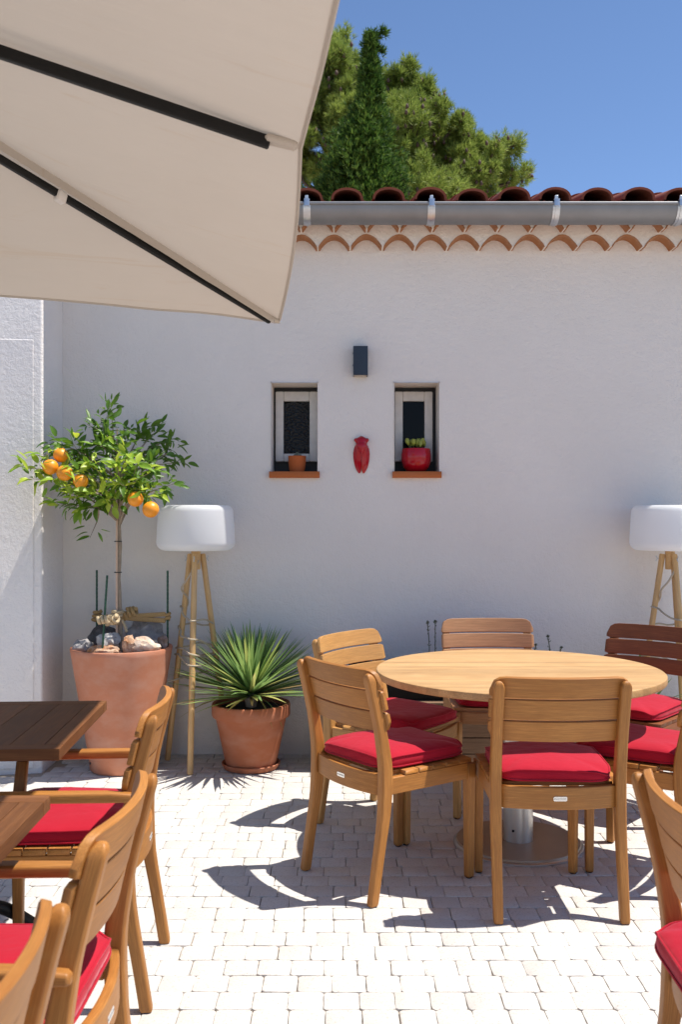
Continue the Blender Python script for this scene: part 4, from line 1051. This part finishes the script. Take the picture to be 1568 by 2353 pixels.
# dark spiky plant in a black pot behind the dark chair
sp_ = at(1462, 1700, 5.36); sp_.z = 0
bk = thing('black_pot', 'plain black pot on the paving behind the dark reddish chair', 'pot', (sp_.x, 5.36, .001))
q = MB(); q.lathe([(.085, 0), (.09, .004), (.115, .2), (.12, .215), (.113, .218), (.105, .19), (.1, .19)], 32); q.build('body', M['black_matt'], bk)
q = MB(); q.lathe([(.0005, .196), (.107, .194)], 24); q.build('soil', M['soil'], bk, 40, False)
pl = thing('strap_leaf_plant', 'dark green strap leaved plant in the black pot', 'plant', (sp_.x, 5.36, .194))
for i in range(16):
    az = i * 2.4; el = .75 + .5 * rnd.random(); d = V(math.cos(az) * math.cos(el), math.sin(az) * math.cos(el) * .6, math.sin(el)).normalized(); x = d.cross(V(0, 0, 1)).normalized(); z = x.cross(d)
    o_ = link('leaf', YL[rnd.choice((1, 2, 3))], pl); o_.matrix_local = Matrix.Translation(d * .01) @ (Matrix(((x.x * 1.6, d.x, z.x), (x.y * 1.6, d.y, z.y), (x.z * 1.6, d.z, z.z))) * rnd.uniform(.8, 1.1)).to_4x4()

# ------------------------------------------------------------------ trees behind the house
def tufts(centres, dirs, per, ln, wd, spread, rs):
    n = len(centres) * per
    c_ = np.repeat(centres, per, 0); d = np.repeat(dirs, per, 0) + rs.normal(0, spread, (n, 3)); d /= np.linalg.norm(d, axis=1)[:, None] + 1e-9
    L = ln * rs.uniform(.6, 1.2, (n, 1)); side = np.cross(d, rs.normal(0, 1, (n, 3))); side /= np.linalg.norm(side, axis=1)[:, None] + 1e-9
    v = np.empty((n, 4, 3)); v[:, 0] = c_ - side * wd * .4; v[:, 1] = c_ + side * wd * .4; v[:, 2] = c_ + d * L * .7 + side * wd * .5; v[:, 3] = c_ + d * L
    return v.reshape(-1, 3), n
def foliage_mesh(name, v, n, mat):
    me = bpy.data.meshes.new(name); me.vertices.add(len(v)); me.vertices.foreach_set('co', v.astype(np.float32).ravel())
    me.loops.add(4 * n); me.polygons.add(n); me.loops.foreach_set('vertex_index', np.arange(4 * n, dtype=np.int32).reshape(-1, 4)[:, [0, 1, 2, 3]].ravel())
    me.polygons.foreach_set('loop_start', np.arange(0, 4 * n, 4, dtype=np.int32)); me.update(calc_edges=True); me.materials.append(mat); return me
rs = np.random.RandomState(5)
# pine
pine = thing('pine_tree', 'broad light green pine with dark cones behind the tiled roof', 'tree', (0.4, 15.2, 0))
PD = 15.2
lob = [(720, 300, 75, 150, 1), (735, 165, 42, 62, 1), (785, 150, 26, 48, 1), (800, 300, 70, 130, 1), (905, 340, 95, 130, 1), (940, 215, 34, 48, 1), (925, 250, 60, 60, 1), (985, 275, 26, 42, 1), (1000, 400, 70, 90, 1), (1020, 350, 45, 60, 1), (1080, 410, 50, 50, 1), (965, 320, 50, 70, 1), (880, 250, 50, 70, 1), (760, 240, 60, 80, 1),
       (1065, 320, 14, 34, .9), (1050, 385, 50, 60, 1), (1105, 400, 34, 55, .9), (1150, 350, 16, 48, .55), (1183, 335, 15, 30, .5), (1165, 410, 30, 45, .6), (1205, 405, 14, 20, .45), (660, 260, 60, 140, 1), (620, 400, 80, 120, 1), (960, 480, 160, 90, 1)]
for (u, v_, ru, rv, den) in list(lob):
    if den > .8:
        for _ in range(4):
            a = rnd.uniform(-.3, PI * .9); sz = rnd.uniform(9, 17); lob.append((u + ru * math.cos(a) * 1.02, v_ - rv * math.sin(a) * 1.02, sz * .7, sz * 1.5, .6))
cs, ds = [], []; cones = MB(); limbs = MB()
trunk_top = at(850, 260, PD); mpx = PD / F_PX
for (u, v_, ru, rv, den) in lob:
    c_ = np.array(at(u, v_, PD + rnd.uniform(-.5, .5))); rad = np.array([max(.05, ru * mpx - .12), max(ru * mpx * 1.1, .35), max(.08, rv * mpx - .14)])
    ncl = int(den * 34 * (ru * rv / 2500) ** .75) + 6
    limbs.tube(bez([at(860, 520, PD), Vector(c_) + V(-.15, 0, -rad[2] * .9), Vector(c_), Vector(c_) + V(.05, 0, rad[2] * .85)], 5), [.03 - .0016 * k for k in range(16)], 6)
    for k in range(ncl):
        d = rs.normal(0, 1, 3); d /= np.linalg.norm(d); rr_ = rs.uniform(.3, 1.0) ** .5 * rs.choice([1, 1, 1, 1.22]); cc = c_ + d * rad * rr_
        cr = rs.uniform(.06, .15); nt_ = int(30 * den + 5)
        dd = rs.normal(0, 1, (nt_, 3)); dd /= np.linalg.norm(dd, axis=1)[:, None]; pts = cc + dd * cr * rs.uniform(.3, 1.1, (nt_, 1)) * np.array([1, 1, 1.15])
        cs.append(pts); out = dd + d * .6 + np.array([0, 0, .55]); ds.append(out / np.linalg.norm(out, axis=1)[:, None])
        if rs.rand() < .26:
            for _ in range(rs.randint(1, 4)):
                p_ = cc + rs.normal(0, .07, 3); p_[1] -= .1; cones.lathe([(.004, -.04), (.023, -.024), (.026, 0), (.016, .03), (.003, .042)], 7, tuple(p_))
v, n = tufts(np.concatenate(cs), np.concatenate(ds), 12, .105, .0085, .42, rs)
me = foliage_mesh('crown', v - np.array([.4, PD, 0]), n, M['pine']); link('crown', me, pine)
for nm, mb, mt in (('cones', cones, plain('pine_cone', (.10, .06, .04), .8, 0, .3)), ('limbs', limbs, M['bark_dark'])):
    mb.v = [(a - .4, b - PD, c_) for a, b, c_ in mb.v]; tag(mb.build(nm, mt, pine, 60), kind='stuff')
q = MB(); q.tube(bez([V(0, 0, -.1), V(.05, 0, 2), V(.1, 0, 4), V(.12, 0, 6.1)], 4), [.24 - .013 * k for k in range(13)], 12); q.build('trunk', M['bark_dark'], pine)
# cypress
CD = 12.6; cyp = thing('cypress_tree', 'dark green pointed cypress with a wispy bent tip behind the roof', 'tree', (at(850, 0, CD).x, CD, 0))
ox = at(850, 0, CD).x; cs, ds = [], []; mpx = CD / F_PX
ctrl = [(88, 853, 1), (120, 852, 3), (160, 850, 6), (200, 852, 11), (240, 850, 17), (270, 845, 25), (320, 838, 38), (380, 832, 54), (450, 828, 72), (560, 825, 85), (900, 825, 85)]
for k in range(330):
    v_ = 88 + (rs.rand() ** .72) * 470
    for (v0, u0, r0), (v1, u1, r1) in zip(ctrl, ctrl[1:]):
        if v0 <= v_ <= v1: f = (v_ - v0) / (v1 - v0); uc, rc = u0 + (u1 - u0) * f, r0 + (r1 - r0) * f
    a = rs.uniform(0, 2 * PI); r_ = rc * (.45 + .6 * rs.rand() ** .5) * (1 + .3 * math.sin(a * 3 + v_ * .05)); p_ = at(uc, v_, CD); cc = np.array([p_.x + r_ * mpx * math.cos(a), CD + r_ * mpx * math.sin(a), p_.z])
    nt_ = 44; sz = .035 + .065 * min(1, rc / 60); pts = cc + rs.normal(0, 1, (nt_, 3)) * np.array([sz * .8, sz * .8, sz * 1.5]); cs.append(pts)
    out = np.array([math.cos(a) * .6, math.sin(a) * .6, .7]) + rs.normal(0, .25, (nt_, 3)); ds.append(out / np.linalg.norm(out, axis=1)[:, None])
for (u, v_) in ((866, 84), (874, 76), (880, 72), (884, 76), (866, 118), (872, 115), (878, 120), (850, 90), (846, 104)):
    p_ = np.array(at(u, v_, CD)); cs.append(p_ + rs.normal(0, .02, (9, 3))); o_ = np.array([.7, 0, .5]) + rs.normal(0, .3, (9, 3)); ds.append(o_)
v, n = tufts(np.concatenate(cs), np.concatenate(ds), 9, .085, .013, .42, rs)
link('crown', foliage_mesh('crown', v - np.array([ox, CD, 0]), n, M['cypress']), cyp)
q = MB(); tz = at(850, 110, CD).z; q.tube([V(0, 0, -.1), V(-.05, 0, 3), V(-.02, 0, 5.5), V(0, 0, tz)], [.15, .12, .07, .01], 10); q.build('trunk', M['bark_dark'], cyp)
